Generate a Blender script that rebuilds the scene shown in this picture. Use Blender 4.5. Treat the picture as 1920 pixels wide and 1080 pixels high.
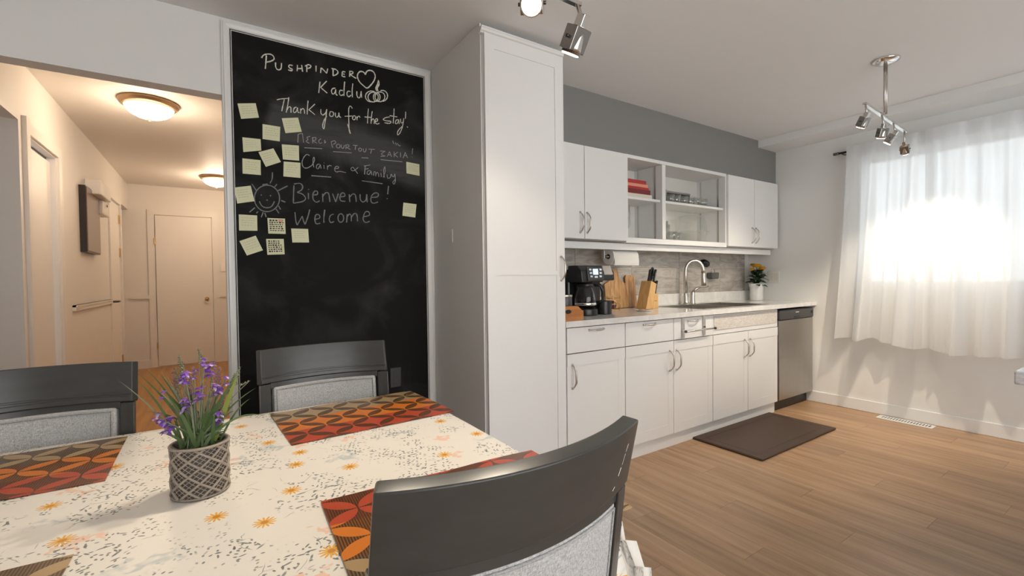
import bpy, bmesh, math, random
from mathutils import Vector, Matrix
random.seed(7)
HALL_E, S_E, T_E = 13.0, 40.0, 21.0
for _o in list(bpy.data.objects): bpy.data.objects.remove(_o)
scn = bpy.context.scene
COL = scn.collection
R = math.radians
# ------------------------------------------------------------------ camera
F_PX = 853.5
YAW, PIT, ROL = R(33.305), R(-1.171), R(-0.7206)
CAM = Vector((0, 0, 1.17))
_f = Vector((math.sin(YAW)*math.cos(PIT), math.cos(YAW)*math.cos(PIT), math.sin(PIT)))
_r = Vector((math.cos(YAW), -math.sin(YAW), 0)); _u = _r.cross(_f)
CR = math.cos(ROL)*_r + math.sin(ROL)*_u
CU = -math.sin(ROL)*_r + math.cos(ROL)*_u
camd = bpy.data.cameras.new('camera'); cam = bpy.data.objects.new('camera', camd); COL.objects.link(cam)
camd.sensor_width = 36; camd.lens = F_PX/1920*36; camd.clip_start = 0.02; camd.clip_end = 100
M = Matrix(((CR.x, CU.x, -_f.x, CAM.x), (CR.y, CU.y, -_f.y, CAM.y), (CR.z, CU.z, -_f.z, CAM.z), (0, 0, 0, 1)))
cam.matrix_world = M
scn.camera = cam
def ray(x, y): return _f + (x-960)/F_PX*CR - (y-540)/F_PX*CU
def on_x(x, y, v): d = ray(x, y); return CAM + d*((v-CAM.x)/d.x)
def on_y(x, y, v): d = ray(x, y); return CAM + d*((v-CAM.y)/d.y)
def on_z(x, y, v): d = ray(x, y); return CAM + d*((v-CAM.z)/d.z)
# ------------------------------------------------------------------ world, exposure
scn.view_settings.view_transform = 'Standard'; scn.view_settings.look = 'None'
scn.view_settings.gamma = 1.0; scn.view_settings.use_curve_mapping = False
scn.view_settings.exposure = 0.12
wd = bpy.data.worlds.new('sky'); scn.world = wd; wd.use_nodes = True
bg = wd.node_tree.nodes['Background']; bg.inputs[0].default_value = (0.93, 0.96, 1.0, 1); bg.inputs[1].default_value = 1.85
# daylight portal in the window opening
def area(name, loc, rot, sx, sy, e, col=(1, 1, 1), portal=False):
    l = bpy.data.lights.new(name, 'AREA'); l.shape = 'RECTANGLE'; l.size = sx; l.size_y = sy; l.energy = e; l.color = col
    if portal: l.cycles.is_portal = True
    o = bpy.data.objects.new(name, l); COL.objects.link(o); o.location = loc; o.rotation_euler = rot
    return o
area('daylight_portal', (4.72, 0.5, 1.6), (0, R(90), 0), 1.1, 2.3, 1, portal=True)
# added fill light behind the camera
area('camera_side_fill', (1.2, -2.36, 1.25), (R(90), 0, R(180)), 3.6, 2.1, 98, (0.95, 0.975, 1.0))
# ------------------------------------------------------------------ mesh builder
class MB:
    def __init__(s): s.v = []; s.f = []
    def add(s, vs, fs):
        n = len(s.v); s.v += [tuple(v) for v in vs]; s.f += [tuple(i+n for i in f) for f in fs]; return s
    def box(s, x0, x1, y0, y1, z0, z1):
        vs = [(x, y, z) for z in (z0, z1) for y in (y0, y1) for x in (x0, x1)]
        return s.add(vs, [(0, 2, 3, 1), (4, 5, 7, 6), (0, 1, 5, 4), (2, 6, 7, 3), (0, 4, 6, 2), (1, 3, 7, 5)])
    def obox(s, c, ax, ay, az):      # oriented box: centre and half axes
        c = Vector(c); ax = Vector(ax); ay = Vector(ay); az = Vector(az)
        vs = [c + ax*i + ay*j + az*k for k in (-1, 1) for j in (-1, 1) for i in (-1, 1)]
        return s.add(vs, [(0, 2, 3, 1), (4, 5, 7, 6), (0, 1, 5, 4), (2, 6, 7, 3), (0, 4, 6, 2), (1, 3, 7, 5)])
    def tube(s, path, r, n=8, cap=True):
        P = [Vector(p) for p in path]; rr = r if isinstance(r, (list, tuple)) else [r]*len(P)
        vs = []; up = None
        for i, p in enumerate(P):
            t = (P[min(i+1, len(P)-1)] - P[max(i-1, 0)]).normalized()
            if up is None:
                up = Vector((0, 0, 1)) if abs(t.z) < .9 else Vector((0, 1, 0))
            a = t.cross(up)
            if a.length < 1e-4: up = Vector((1, 0, 0)); a = t.cross(up)
            a.normalize(); b = a.cross(t).normalized(); up = b
            vs += [p + (a*math.cos(2*math.pi*k/n) + b*math.sin(2*math.pi*k/n))*rr[i] for k in range(n)]
        fs = [(i*n+k, i*n+(k+1) % n, (i+1)*n+(k+1) % n, (i+1)*n+k) for i in range(len(P)-1) for k in range(n)]
        if cap: fs += [tuple(range(n-1, -1, -1)), tuple((len(P)-1)*n+k for k in range(n))]
        return s.add(vs, fs)
    def lathe(s, prof, c=(0, 0, 0), n=24, axis='z', close=False):
        vs = []
        for (r, h) in prof:
            for k in range(n):
                a = 2*math.pi*k/n; x, y = r*math.cos(a), r*math.sin(a)
                p = (x, y, h) if axis == 'z' else ((h, x, y) if axis == 'x' else (x, h, y))
                vs.append((c[0]+p[0], c[1]+p[1], c[2]+p[2]))
        fs = [(i*n+k, i*n+(k+1) % n, (i+1)*n+(k+1) % n, (i+1)*n+k) for i in range(len(prof)-1) for k in range(n)]
        if axis == 'y': fs = [f[::-1] for f in fs]
        return s.add(vs, fs)
    def prism(s, pts, d):            # closed polygon extruded by vector d
        n = len(pts); d = Vector(d); P = [Vector(p) for p in pts]
        return s.add(P + [p+d for p in P], [tuple(range(n-1, -1, -1)), tuple(range(n, 2*n))] + [(i, (i+1) % n, n+(i+1) % n, n+i) for i in range(n)])
    def squash(s, c, k): s.v = [(v[0], c+(v[1]-c)*k, v[2]) for v in s.v]; return s
    def grid(s, fn, nu, nv):
        vs = [fn(i/nu, j/nv) for j in range(nv+1) for i in range(nu+1)]
        return s.add(vs, [(j*(nu+1)+i, j*(nu+1)+i+1, (j+1)*(nu+1)+i+1, (j+1)*(nu+1)+i) for j in range(nv) for i in range(nu)])
    def slab(s, fn, nu, nv, th):     # thick grid: fn(u,v)->(point, normal)
        A = [fn(i/nu, j/nv) for j in range(nv+1) for i in range(nu+1)]
        vs = [Vector(p)+Vector(n)*th/2 for p, n in A] + [Vector(p)-Vector(n)*th/2 for p, n in A]
        N = (nu+1)*(nv+1); q = lambda i, j: j*(nu+1)+i
        fs = []
        for j in range(nv):
            for i in range(nu):
                f = (q(i, j), q(i+1, j), q(i+1, j+1), q(i, j+1)); fs += [f, tuple(N+k for k in f[::-1])]
        for i in range(nu):
            fs += [(q(i+1, 0), q(i, 0), N+q(i, 0), N+q(i+1, 0)), (q(i, nv), q(i+1, nv), N+q(i+1, nv), N+q(i, nv))]
        for j in range(nv):
            fs += [(q(0, j), q(0, j+1), N+q(0, j+1), N+q(0, j)), (q(nu, j+1), q(nu, j), N+q(nu, j), N+q(nu, j+1))]
        return s.add(vs, fs)
    def build(s, name, mat, parent=None, world=True, smooth=False, bevel=0, seg=2, solid=0, sub=0):
        if parent is not None:
            off = wloc(parent) if world else Vector((0, 0, 0))
        elif world:
            xs = [v[0] for v in s.v]; ys = [v[1] for v in s.v]; zs = [v[2] for v in s.v]
            off = Vector(((min(xs)+max(xs))/2, (min(ys)+max(ys))/2, min(zs)))
        else: off = Vector((0, 0, 0))
        me = bpy.data.meshes.new(name); me.from_pydata([tuple(Vector(v)-off) for v in s.v], [], s.f); me.validate()
        bm = bmesh.new(); bm.from_mesh(me); bmesh.ops.recalc_face_normals(bm, faces=bm.faces) if not solid else None; bm.to_mesh(me); bm.free()
        o = bpy.data.objects.new(name, me); COL.objects.link(o)
        if mat: me.materials.append(mat)
        if parent is not None: o.parent = parent
        else: o.location = off
        if smooth:
            for p in me.polygons: p.use_smooth = True
        if solid:
            md = o.modifiers.new('solid', 'SOLIDIFY'); md.thickness = solid; md.offset = 0
        if bevel:
            md = o.modifiers.new('bevel', 'BEVEL'); md.width = bevel; md.segments = seg; md.limit_method = 'ANGLE'; md.angle_limit = R(40)
        if sub:
            md = o.modifiers.new('sub', 'SUBSURF'); md.levels = sub; md.render_levels = sub
        if smooth and (bevel or smooth == 'auto'):
            md = o.modifiers.new('wn', 'WEIGHTED_NORMAL'); md.keep_sharp = False
        return o
def wloc(o):
    v = Vector((0, 0, 0))
    while o is not None: v += o.location; o = o.parent
    return v
def B(): return MB()
def tag(o, label=None, cat=None, group=None, kind=None):
    if label: o['label'] = label
    if cat: o['category'] = cat
    if group: o['group'] = group
    if kind: o['kind'] = kind
    return o
def thing(name, label, cat, loc=(0, 0, 0), rz=0, group=None):
    o = bpy.data.objects.new(name, None); COL.objects.link(o); o.empty_display_size = .1
    o.location = loc; o.rotation_euler = (0, 0, rz); return tag(o, label, cat, group)
def struct(name, b, mat, label, cat, bevel=0):
    return tag(b.build(name, mat, bevel=bevel), label, cat, kind='structure')
def copy_tree(o, parent=None):
    c = o.copy(); COL.objects.link(c); c.parent = parent
    for ch in list(o.children): copy_tree(ch, c)
    return c
# ------------------------------------------------------------------ materials
class NT:
    def __init__(s, name):
        s.mt = bpy.data.materials.new(name); s.mt.use_nodes = True; s.t = s.mt.node_tree; s.b = s.t.nodes['Principled BSDF']; s.out = s.t.nodes['Material Output']
    def n(s, typ, **k):
        x = s.t.nodes.new(typ)
        for a, v in k.items(): setattr(x, a, v)
        return x
    def set(s, sock, v):
        if isinstance(v, bpy.types.NodeSocket): s.t.links.new(v, sock)
        else: sock.default_value = v
    def m(s, op, a, b=0.0, c=0.0):
        x = s.n('ShaderNodeMath', operation=op); s.set(x.inputs[0], a); s.set(x.inputs[1], b); s.set(x.inputs[2], c); return x.outputs[0]
    def vm(s, op, a, b=(0, 0, 0)):
        x = s.n('ShaderNodeVectorMath', operation=op); s.set(x.inputs[0], a); s.set(x.inputs[1], b); return x
    def mix(s, f, a, b, typ='MIX'):
        x = s.n('ShaderNodeMix', data_type='RGBA', blend_type=typ); s.set(x.inputs[0], f)
        for i, v in ((6, a), (7, b)): s.set(x.inputs[i], (*v, 1) if isinstance(v, tuple) and len(v) == 3 else v)
        return x.outputs[2]
    def ramp(s, f, stops):
        x = s.n('ShaderNodeValToRGB'); e = x.color_ramp.elements
        while len(e) < len(stops): e.new(0.5)
        for i, (p, c) in enumerate(stops): e[i].position = p; e[i].color = (*c, 1) if len(c) == 3 else c
        s.set(x.inputs[0], f); return x.outputs[0]
    def obj(s): return s.n('ShaderNodeTexCoord').outputs['Object']
    def mapv(s, v, scale=(1, 1, 1), rot=(0, 0, 0), loc=(0, 0, 0)):
        x = s.n('ShaderNodeMapping'); s.set(x.inputs[0], v); x.inputs['Scale'].default_value = scale; x.inputs['Rotation'].default_value = rot; x.inputs['Location'].default_value = loc; return x.outputs[0]
    def noise(s, v, scale=5, detail=4, rough=.5, dist=0):
        x = s.n('ShaderNodeTexNoise'); s.set(x.inputs['Vector'], v); x.inputs['Scale'].default_value = scale; x.inputs['Detail'].default_value = detail
        x.inputs['Roughness'].default_value = rough; x.inputs['Distortion'].default_value = dist; return x.outputs[0]
    def bump(s, h, strength=.2, dist=.002):
        x = s.n('ShaderNodeBump'); s.set(x.inputs['Height'], h); x.inputs['Strength'].default_value = strength; x.inputs['Distance'].default_value = dist
        s.t.links.new(x.outputs[0], s.b.inputs['Normal'])
    def base(s, c, rough=.5, metal=0, spec=None):
        s.set(s.b.inputs['Base Color'], (*c, 1) if isinstance(c, tuple) and len(c) == 3 else c)
        s.set(s.b.inputs['Roughness'], rough); s.b.inputs['Metallic'].default_value = metal
        if spec is not None: s.b.inputs['Specular IOR Level'].default_value = spec
        return s.mt
def hexc(r, g, b):
    l = lambda c: (c/255/12.92) if c/255 <= .04045 else ((c/255+.055)/1.055)**2.4
    return (l(r), l(g), l(b))
def plain(name, c, rough=.5, metal=0, noise=0, nscale=8, bump=0, bscale=60):
    t = NT(name)
    col = c
    if noise:
        f = t.noise(t.obj(), nscale, 5)
        col = t.mix(f, tuple(x*(1-noise) for x in c), tuple(min(1, x*(1+noise)) for x in c))
    if bump: t.bump(t.noise(t.obj(), bscale, 3), bump)
    return t.base(col, rough, metal)
def emis(name, c, e):
    t = NT(name); t.b.inputs['Emission Color'].default_value = (*c, 1); t.b.inputs['Emission Strength'].default_value = e
    return t.base(c, .4)
def glassy(name, tint=(1, 1, 1), refl=.9, base=.06):
    t = NT(name); fr = t.n('ShaderNodeLayerWeight'); fr.inputs[0].default_value = .5
    g = t.n('ShaderNodeBsdfGlossy'); g.inputs['Roughness'].default_value = .03; g.inputs[0].default_value = (refl, refl, refl, 1)
    tr = t.n('ShaderNodeBsdfTransparent'); tr.inputs[0].default_value = (*tint, 1)
    mx = t.n('ShaderNodeMixShader'); t.set(mx.inputs[0], t.m('ADD', t.m('MULTIPLY', t.m('POWER', fr.outputs['Facing'], 2.2), .6), base)); t.t.links.new(tr.outputs[0], mx.inputs[1]); t.t.links.new(g.outputs[0], mx.inputs[2])
    t.t.links.new(mx.outputs[0], t.out.inputs[0]); return t.mt
MAT = {}
MAT['wall'] = plain('wall_paint', (.80, .80, .785), .6, noise=.015, bump=.05)
MAT['ceil'] = plain('ceiling_paint', (.82, .82, .82), .75, noise=.01, bump=.06)
MAT['grey'] = plain('grey_paint', (.235, .235, .23), .55, noise=.02)
MAT['trim'] = plain('trim_paint', (.82, .82, .81), .35)
MAT['hall'] = plain('hall_paint', (.82, .77, .715), .55, noise=.015)
MAT['halldoor'] = plain('hall_door_paint', (.83, .775, .72), .4, noise=.01)
MAT['cab'] = plain('cabinet_lacquer', (.84, .84, .83), .32, noise=.006)
MAT['cabin'] = plain('cabinet_inside', (.80, .77, .72), .5)
MAT['chrome'] = plain('chrome', (.75, .75, .74), .12, 1)
MAT['headmetal'] = plain('satin_steel', (.36, .35, .34), .22, 1)
MAT['nickel'] = plain('brushed_nickel', (.62, .59, .55), .28, 1)
MAT['darkmetal'] = plain('dark_metal', (.12, .12, .12), .3, 1)
MAT['brass'] = plain('brass', (.55, .36, .16), .3, 1)
MAT['blackp'] = plain('black_plastic', (.012, .012, .013), .3)
MAT['darkp'] = plain('charcoal_plastic', (.05, .05, .052), .35)
MAT['whitep'] = plain('white_plastic', (.8, .8, .78), .35)
MAT['glass'] = glassy('clear_glass', (.93, .945, .935), 1.0, .13)
MAT['smoke'] = glassy('smoked_glass', (.35, .35, .36), .9, .05)
MAT['mirror'] = plain('reflector', (.9, .85, .75), .15, 1)
MAT['lens'] = emis('lamp_lens', (1, .88, .66), 14)
MAT['dome'] = emis('lamp_dome', (1, .9, .74), 5)
def m_steel():
    t = NT('brushed_steel'); v = t.mapv(t.obj(), (400, 400, 3))
    f = t.noise(v, 1, 3); t.base(t.mix(f, (.40, .38, .355), (.50, .475, .44)), .32, 1); return t.mt
MAT['steel'] = m_steel()
def m_floor():
    t = NT('oak_laminate'); o = t.obj(); oi = t.n('ShaderNodeObjectInfo')
    off = t.n('ShaderNodeCombineXYZ'); t.set(off.inputs[2], t.m('MULTIPLY', oi.outputs['Random'], 37.0)); t.set(off.inputs[1], t.m('MULTIPLY', oi.outputs['Random'], 11.0))
    p = t.vm('ADD', o, off.outputs[0]).outputs[0]
    g = t.noise(t.mapv(p, (26, 1.6, 1)), 1, 7, .62, .35); g2 = t.noise(t.mapv(p, (5, .9, 1)), 1, 3, .5, .6)
    c = t.ramp(g, [(.25, hexc(136, 103, 74)), (.5, hexc(174, 138, 104)), (.78, hexc(196, 163, 129))])
    c = t.mix(t.m('MULTIPLY', t.m('SUBTRACT', g2, .35), .9), c, hexc(176, 148, 120))
    hv = t.n('ShaderNodeHueSaturation'); t.set(hv.inputs['Value'], t.m('ADD', .9, t.m('MULTIPLY', oi.outputs['Random'], .2))); t.set(hv.inputs['Color'], c)
    t.bump(g, .08); return t.base(hv.outputs[0], .36)
MAT['floor'] = m_floor()
def m_hallfloor():
    t = NT('varnished_hall_floor'); g = t.noise(t.mapv(t.obj(), (20, 1.5, 1)), 1, 6, .6, .3)
    return t.base(t.ramp(g, [(.3, hexc(160, 106, 38)), (.7, hexc(200, 144, 64))]), .3)
MAT['hallfloor'] = m_hallfloor()
def m_board():
    t = NT('chalkboard_paint'); o = t.obj()
    a = t.noise(t.mapv(o, (1.6, 1, 2.2), (0, .5, 0)), 1.6, 5, .55, 1.2); b = t.noise(t.mapv(o, (9, 1, 3), (0, -.35, 0)), 1, 6, .6, 1.5)
    f = t.m('MULTIPLY', t.m('MAXIMUM', t.m('MULTIPLY', t.m('SUBTRACT', a, .48), 3.0), 0.0), b)
    A, Bp = on_y(510, 196, 2.586), on_y(795, 300, 2.586); loc = Vector((.60, 2.60, .06)); A, Bp = A-loc, Bp-loc; d = (Bp-A).normalized(); n = Vector((-d.z, 0, d.x))
    sp = t.n('ShaderNodeSeparateXYZ'); t.set(sp.inputs[0], o); X, Z = sp.outputs[0], sp.outputs[2]
    dist = t.m('ADD', t.m('MULTIPLY', t.m('SUBTRACT', X, A.x), n.x), t.m('MULTIPLY', t.m('SUBTRACT', Z, A.z), n.z)); al = t.m('ADD', t.m('MULTIPLY', t.m('SUBTRACT', X, A.x), d.x), t.m('MULTIPLY', t.m('SUBTRACT', Z, A.z), d.z))
    dist = t.m('SUBTRACT', t.m('ADD', dist, t.m('MULTIPLY', b, .05)), t.m('MULTIPLY', t.m('MULTIPLY', al, t.m('SUBTRACT', (Bp-A).length, al)), .16))
    def sst(v, a, c):
        x = t.n('ShaderNodeMapRange', interpolation_type='SMOOTHSTEP'); t.set(x.inputs[0], v); x.inputs[1].default_value = a; x.inputs[2].default_value = c; return x.outputs[0]
    sm = t.m('MULTIPLY', t.m('MULTIPLY', t.m('SUBTRACT', 1.0, sst(t.m('ABSOLUTE', t.m('ADD', dist, .06)), .05, .15)), sst(al, -.03, .02)), t.m('SUBTRACT', 1.0, sst(al, .8, .95)))
    f = t.m('ADD', f, t.m('MULTIPLY', t.m('MULTIPLY', sm, 1.7), t.m('ADD', .10, t.m('MULTIPLY', t.noise(t.mapv(o, (3, 1, 22), (0, .3, 0)), 1, 4, .6, .6), 1.0))))
    return t.base(t.mix(t.m('MINIMUM', f, 1.0), (.0065, .0065, .0063), (.062, .063, .062)), .7, 0, .18)
MAT['board'] = m_board()
def m_chalk(name, v):
    t = NT(name); f = t.noise(t.obj(), 420, 2); c = t.ramp(f, [(.32, tuple(x*.55 for x in v)), (.6, v)]); return t.base(c, .9)
MAT['chalk'] = m_chalk('chalk_bright', (.80, .80, .70)); MAT['chalk2'] = m_chalk('chalk_dull', (.40, .405, .385)); MAT['chalk3'] = m_chalk('chalk_faint', (.25, .258, .25))
def m_chair():
    t = NT('charcoal_lacquer'); f = t.noise(t.mapv(t.obj(), (6, 40, 40)), 1, 5, .6); c = t.mix(f, (.034, .035, .034), (.060, .061, .059))
    return t.base(c, .29)
MAT['chair'] = m_chair()
def m_fabric(name, a, b):
    t = NT(name); o = t.obj(); x = t.noise(t.mapv(o, (900, 900, 120)), 1, 2); y = t.noise(t.mapv(o, (120, 900, 900)), 1, 2)
    f = t.m('ADD', t.m('MULTIPLY', x, .5), t.m('MULTIPLY', y, .5)); t.bump(f, .3, .001)
    return t.base(t.ramp(f, [(.38, a), (.62, b)]), .9)
MAT['fabric'] = m_fabric('grey_linen', (.30, .30, .30), (.60, .60, .60))
MAT['piping'] = m_fabric('grey_linen_piping', (.26, .26, .26), (.48, .48, .48))
def m_counter():
    t = NT('quartz_counter'); f = t.noise(t.obj(), 9, 8, .65, .8)
    return t.base(t.ramp(f, [(.4, (.80, .79, .765)), (.62, (.70, .69, .67))]), .14)
MAT['counter'] = m_counter()
def m_marble():
    t = NT('white_marble_slab'); f = t.noise(t.mapv(t.obj(), (3, 8, 40)), 4, 8, .7, 1)
    return t.base(t.ramp(f, [(.35, (.55, .57, .60)), (.6, (.86, .87, .88))]), .2)
MAT['marble'] = m_marble()
def m_tile():
    t = NT('veined_grey_tile'); oi = t.n('ShaderNodeObjectInfo'); off = t.n('ShaderNodeCombineXYZ'); t.set(off.inputs[0], t.m('MULTIPLY', oi.outputs['Random'], 53.0)); t.set(off.inputs[2], t.m('MULTIPLY', oi.outputs['Random'], 31.0))
    p = t.vm('ADD', t.obj(), off.outputs[0]).outputs[0]; f = t.noise(t.mapv(p, (4, 1, 15), (0, .12, 0)), 1.3, 7, .62, 1.3)
    c = t.ramp(f, [(.32, hexc(150, 143, 135)), (.5, hexc(176, 169, 161)), (.68, hexc(198, 192, 184))]); return t.base(c, .3)
MAT['tile'] = m_tile(); MAT['grout'] = plain('grout', (.55, .54, .52), .8)
def m_wood(name, a, b, sc=(3, 40, 40), rough=.45):
    t = NT(name); f = t.noise(t.mapv(t.obj(), sc), 1, 5, .55, .8); return t.base(t.ramp(f, [(.3, a), (.7, b)]), rough)
MAT['wood'] = m_wood('acacia_wood', hexc(158, 108, 62), hexc(214, 172, 122), (40, 40, 4)); MAT['bamboo'] = m_wood('bamboo', hexc(206, 158, 98), hexc(228, 186, 126), (60, 60, 5)); MAT['traywood'] = m_wood('tray_wood', hexc(160, 98, 48), hexc(200, 138, 78), (4, 40, 40))
def m_mosaic():
    t = NT('pearl_mosaic'); br = t.n('ShaderNodeTexBrick'); t.set(br.inputs['Vector'], t.mapv(t.obj(), (1, 1, 1), (R(90), 0, 0))); br.inputs['Scale'].default_value = 22
    br.inputs['Color1'].default_value = (.80, .77, .72, 1); br.inputs['Color2'].default_value = (.66, .62, .57, 1); br.inputs['Mortar'].default_value = (.5, .47, .43, 1); br.inputs['Mortar Size'].default_value = .02
    return t.base(br.outputs[0], .3)
MAT['mosaic'] = m_mosaic()
def m_sheer():
    t = NT('sheer_curtain'); tl = t.n('ShaderNodeBsdfTranslucent'); tl.inputs[0].default_value = (.93, .94, .95, 1); df = t.n('ShaderNodeBsdfDiffuse'); df.inputs[0].default_value = (.9, .9, .9, 1)
    m1 = t.n('ShaderNodeMixShader'); m1.inputs[0].default_value = .42; t.t.links.new(tl.outputs[0], m1.inputs[1]); t.t.links.new(df.outputs[0], m1.inputs[2])
    tr = t.n('ShaderNodeBsdfTransparent'); m2 = t.n('ShaderNodeMixShader'); lw = t.n('ShaderNodeLayerWeight'); lw.inputs[0].default_value = .5; t.set(m2.inputs[0], t.m('MULTIPLY', t.m('POWER', t.m('SUBTRACT', 1.0, lw.outputs['Facing']), 1.6), .24)); t.t.links.new(m1.outputs[0], m2.inputs[1]); t.t.links.new(tr.outputs[0], m2.inputs[2])
    t.t.links.new(m2.outputs[0], t.out.inputs[0]); return t.mt
MAT['sheer'] = m_sheer()
def m_cloth():
    t = NT('floral_oilcloth'); o = t.n('ShaderNodeTexCoord').outputs['UV']; col = (.83, .79, .72)
    wob = t.n('ShaderNodeTexNoise'); t.set(wob.inputs['Vector'], o); wob.inputs['Scale'].default_value = 30
    def layer(scale, offs, amp=0):
        p = t.mapv(o, (scale, scale, scale), (0, 0, .35), offs)
        if amp:
            q = t.vm('SCALE', t.vm('SUBTRACT', wob.outputs[1], (.5, .5, .5)).outputs[0]); q.inputs['Scale'].default_value = amp; p = t.vm('ADD', p, q.outputs[0]).outputs[0]
        vo = t.n('ShaderNodeTexVoronoi', voronoi_dimensions='2D'); t.set(vo.inputs['Vector'], p); vo.inputs['Scale'].default_value = 1; vo.inputs['Randomness'].default_value = .85
        d = t.vm('SUBTRACT', p, vo.outputs['Position']).outputs[0]; s = t.n('ShaderNodeSeparateXYZ'); t.set(s.inputs[0], d); c = t.n('ShaderNodeSeparateColor'); t.set(c.inputs[0], vo.outputs['Color'])
        return s.outputs[0], s.outputs[1], c.outputs
    def ss(v, a, b):
        x = t.n('ShaderNodeMapRange', interpolation_type='SMOOTHSTEP'); t.set(x.inputs[0], v); x.inputs[1].default_value = a; x.inputs[2].default_value = b; return x.outputs[0]
    # soft blue grey and peach washes
    x, y, c = layer(5.2, (3.1, 1.7, 0), .9); r = t.m('POWER', t.m('ADD', t.m('MULTIPLY', x, x), t.m('MULTIPLY', t.m('MULTIPLY', y, y), 4.0)), .5)
    col = t.mix(t.m('MULTIPLY', t.m('MULTIPLY', t.m('SUBTRACT', 1.0, ss(r, .05, .24)), t.m('LESS_THAN', c[0], .5)), .6), col, (.40, .48, .50))
    x, y, c = layer(8, (7.3, 2.2, 0), 1.2); r = t.m('POWER', t.m('ADD', t.m('MULTIPLY', x, x), t.m('MULTIPLY', t.m('MULTIPLY', y, y), 3.0)), .5)
    col = t.mix(t.m('MULTIPLY', t.m('MULTIPLY', t.m('SUBTRACT', 1.0, ss(r, .12, .2)), t.m('LESS_THAN', c[0], .33)), .7), col, (.86, .52, .35))
    # sprigs: short dark strokes in clusters
    clus = t.noise(t.mapv(o, (1, 1, 1), (0, 0, 0), (4, 9, 0)), 9, 2)
    for sc, offs, ax, thr, cc in ((56, (1, 2, 0), 3.6, .555, (.07, .085, .09)), (105, (5, 3, 0), 1.7, .53, (.10, .12, .12)), (19, (8, 4, 0), 26.0, .46, (.24, .26, .23)), (34, (2, 14, 0), 5.0, .58, (.09, .12, .12))):
        x, y, c = layer(sc, offs, .4); an = t.m('MULTIPLY', c[1], 3.1); ca, sa = t.m('COSINE', an), t.m('SINE', an)
        u = t.m('ADD', t.m('MULTIPLY', x, ca), t.m('MULTIPLY', y, sa)); v = t.m('SUBTRACT', t.m('MULTIPLY', y, ca), t.m('MULTIPLY', x, sa))
        r = t.m('POWER', t.m('ADD', t.m('MULTIPLY', u, u), t.m('MULTIPLY', t.m('MULTIPLY', v, v), ax*ax)), .5)
        msk = t.m('MULTIPLY', t.m('MULTIPLY', t.m('SUBTRACT', 1.0, ss(r, .22, .40)), t.m('LESS_THAN', c[0], .46)), ss(clus, thr-.06, thr+.02))
        col = t.mix(t.m('MULTIPLY', msk, .85), col, cc)
    # orange daisies
    x, y, c = layer(9.5, (2.4, 6.1, 0)); th = t.m('ARCTAN2', y, x); r = t.m('POWER', t.m('ADD', t.m('MULTIPLY', x, x), t.m('MULTIPLY', y, y)), .5)
    pet = t.m('ADD', .07, t.m('MULTIPLY', t.m('POWER', t.m('ABSOLUTE', t.m('COSINE', t.m('MULTIPLY', th, 6.5))), 1.5), .115)); on = t.m('LESS_THAN', c[0], .40)
    col = t.mix(t.m('MULTIPLY', t.m('LESS_THAN', r, pet), on), col, (.80, .42, .07)); col = t.mix(t.m('MULTIPLY', t.m('LESS_THAN', r, .055), on), col, (.60, .26, .03))
    t.b.inputs['Coat Weight'].default_value = .15; t.b.inputs['Coat Roughness'].default_value = .3
    return t.base(col, .5)
MAT['cloth'] = m_cloth()
def m_mat(name, flip):               # local x along the long side, y away from the diner
    t = NT(name); o = t.obj(); sp = t.n('ShaderNodeSeparateXYZ'); t.set(sp.inputs[0], o); X, Y = sp.outputs[0], sp.outputs[1]
    S = .102; a = t.m('FRACT', t.m('ADD', t.m('DIVIDE', t.m('ADD', t.m('MULTIPLY', X, .85), Y), S), 10.0)); b = t.m('FRACT', t.m('ADD', t.m('DIVIDE', t.m('SUBTRACT', t.m('MULTIPLY', X, .85), Y), S), 10.0))
    tot = None
    for cx in (0, 1):
        for cy in (0, 1):
            u = t.m('SUBTRACT', a, float(cx)); v = t.m('SUBTRACT', b, float(cy)); d = t.m('ADD', t.m('MULTIPLY', u, u), t.m('MULTIPLY', v, v)); k = t.m('LESS_THAN', d, .475)
            tot = k if tot is None else t.m('ADD', tot, k)
    pet = t.m('GREATER_THAN', tot, 1.5)
    f = t.m('ADD', t.m('DIVIDE', Y, .33), .5)
    band = t.n('ShaderNodeValToRGB'); band.color_ramp.interpolation = 'CONSTANT'; e = band.color_ramp.elements; e.new(.5)
    for i, (p, c) in enumerate(((0, (.42, .29, .15)), (.34, (.66, .20, .03)), (.68, (.47, .075, .035)))): e[i].position = p; e[i].color = (*c, 1)
    t.set(band.inputs[0], f); dark = (.070, .038, .018)
    st = t.m('GREATER_THAN', t.m('SINE', t.m('MULTIPLY', X, 1400.0)), .25)
    if flip: col = t.mix(pet, band.outputs[0], t.mix(.12, dark, band.outputs[0]))
    else:    col = t.mix(pet, t.mix(t.m('MULTIPLY', st, .35), dark, band.outputs[0]), band.outputs[0])
    t.bump(st, .1, .0005)
    return t.base(col, .30)
MAT['mat'] = m_mat('woven_vinyl_petals', False); MAT['mat2'] = m_mat('woven_vinyl_reverse', True)
MAT['kmat'] = plain('brown_rubber', hexc(74, 56, 44), .55, noise=.05, bump=.25, bscale=180)
def m_note():
    t = NT('sticky_paper'); o = t.obj(); return t.base(t.mix(t.noise(o, 60, 2), (.70, .70, .46), (.76, .76, .53)), .8)
MAT['note'] = m_note(); MAT['ink'] = plain('ink', (.03, .03, .03), .8); MAT['pencil'] = plain('pencil', (.45, .45, .32), .8); MAT['redink'] = plain('pink_ink', (.75, .35, .30), .8)
MAT['pot'] = plain('glazed_taupe_pot', (.055, .045, .038), .5, noise=.3, nscale=30); MAT['potrib'] = plain('pale_lattice', (.34, .29, .24), .55, noise=.25, nscale=40)
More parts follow.
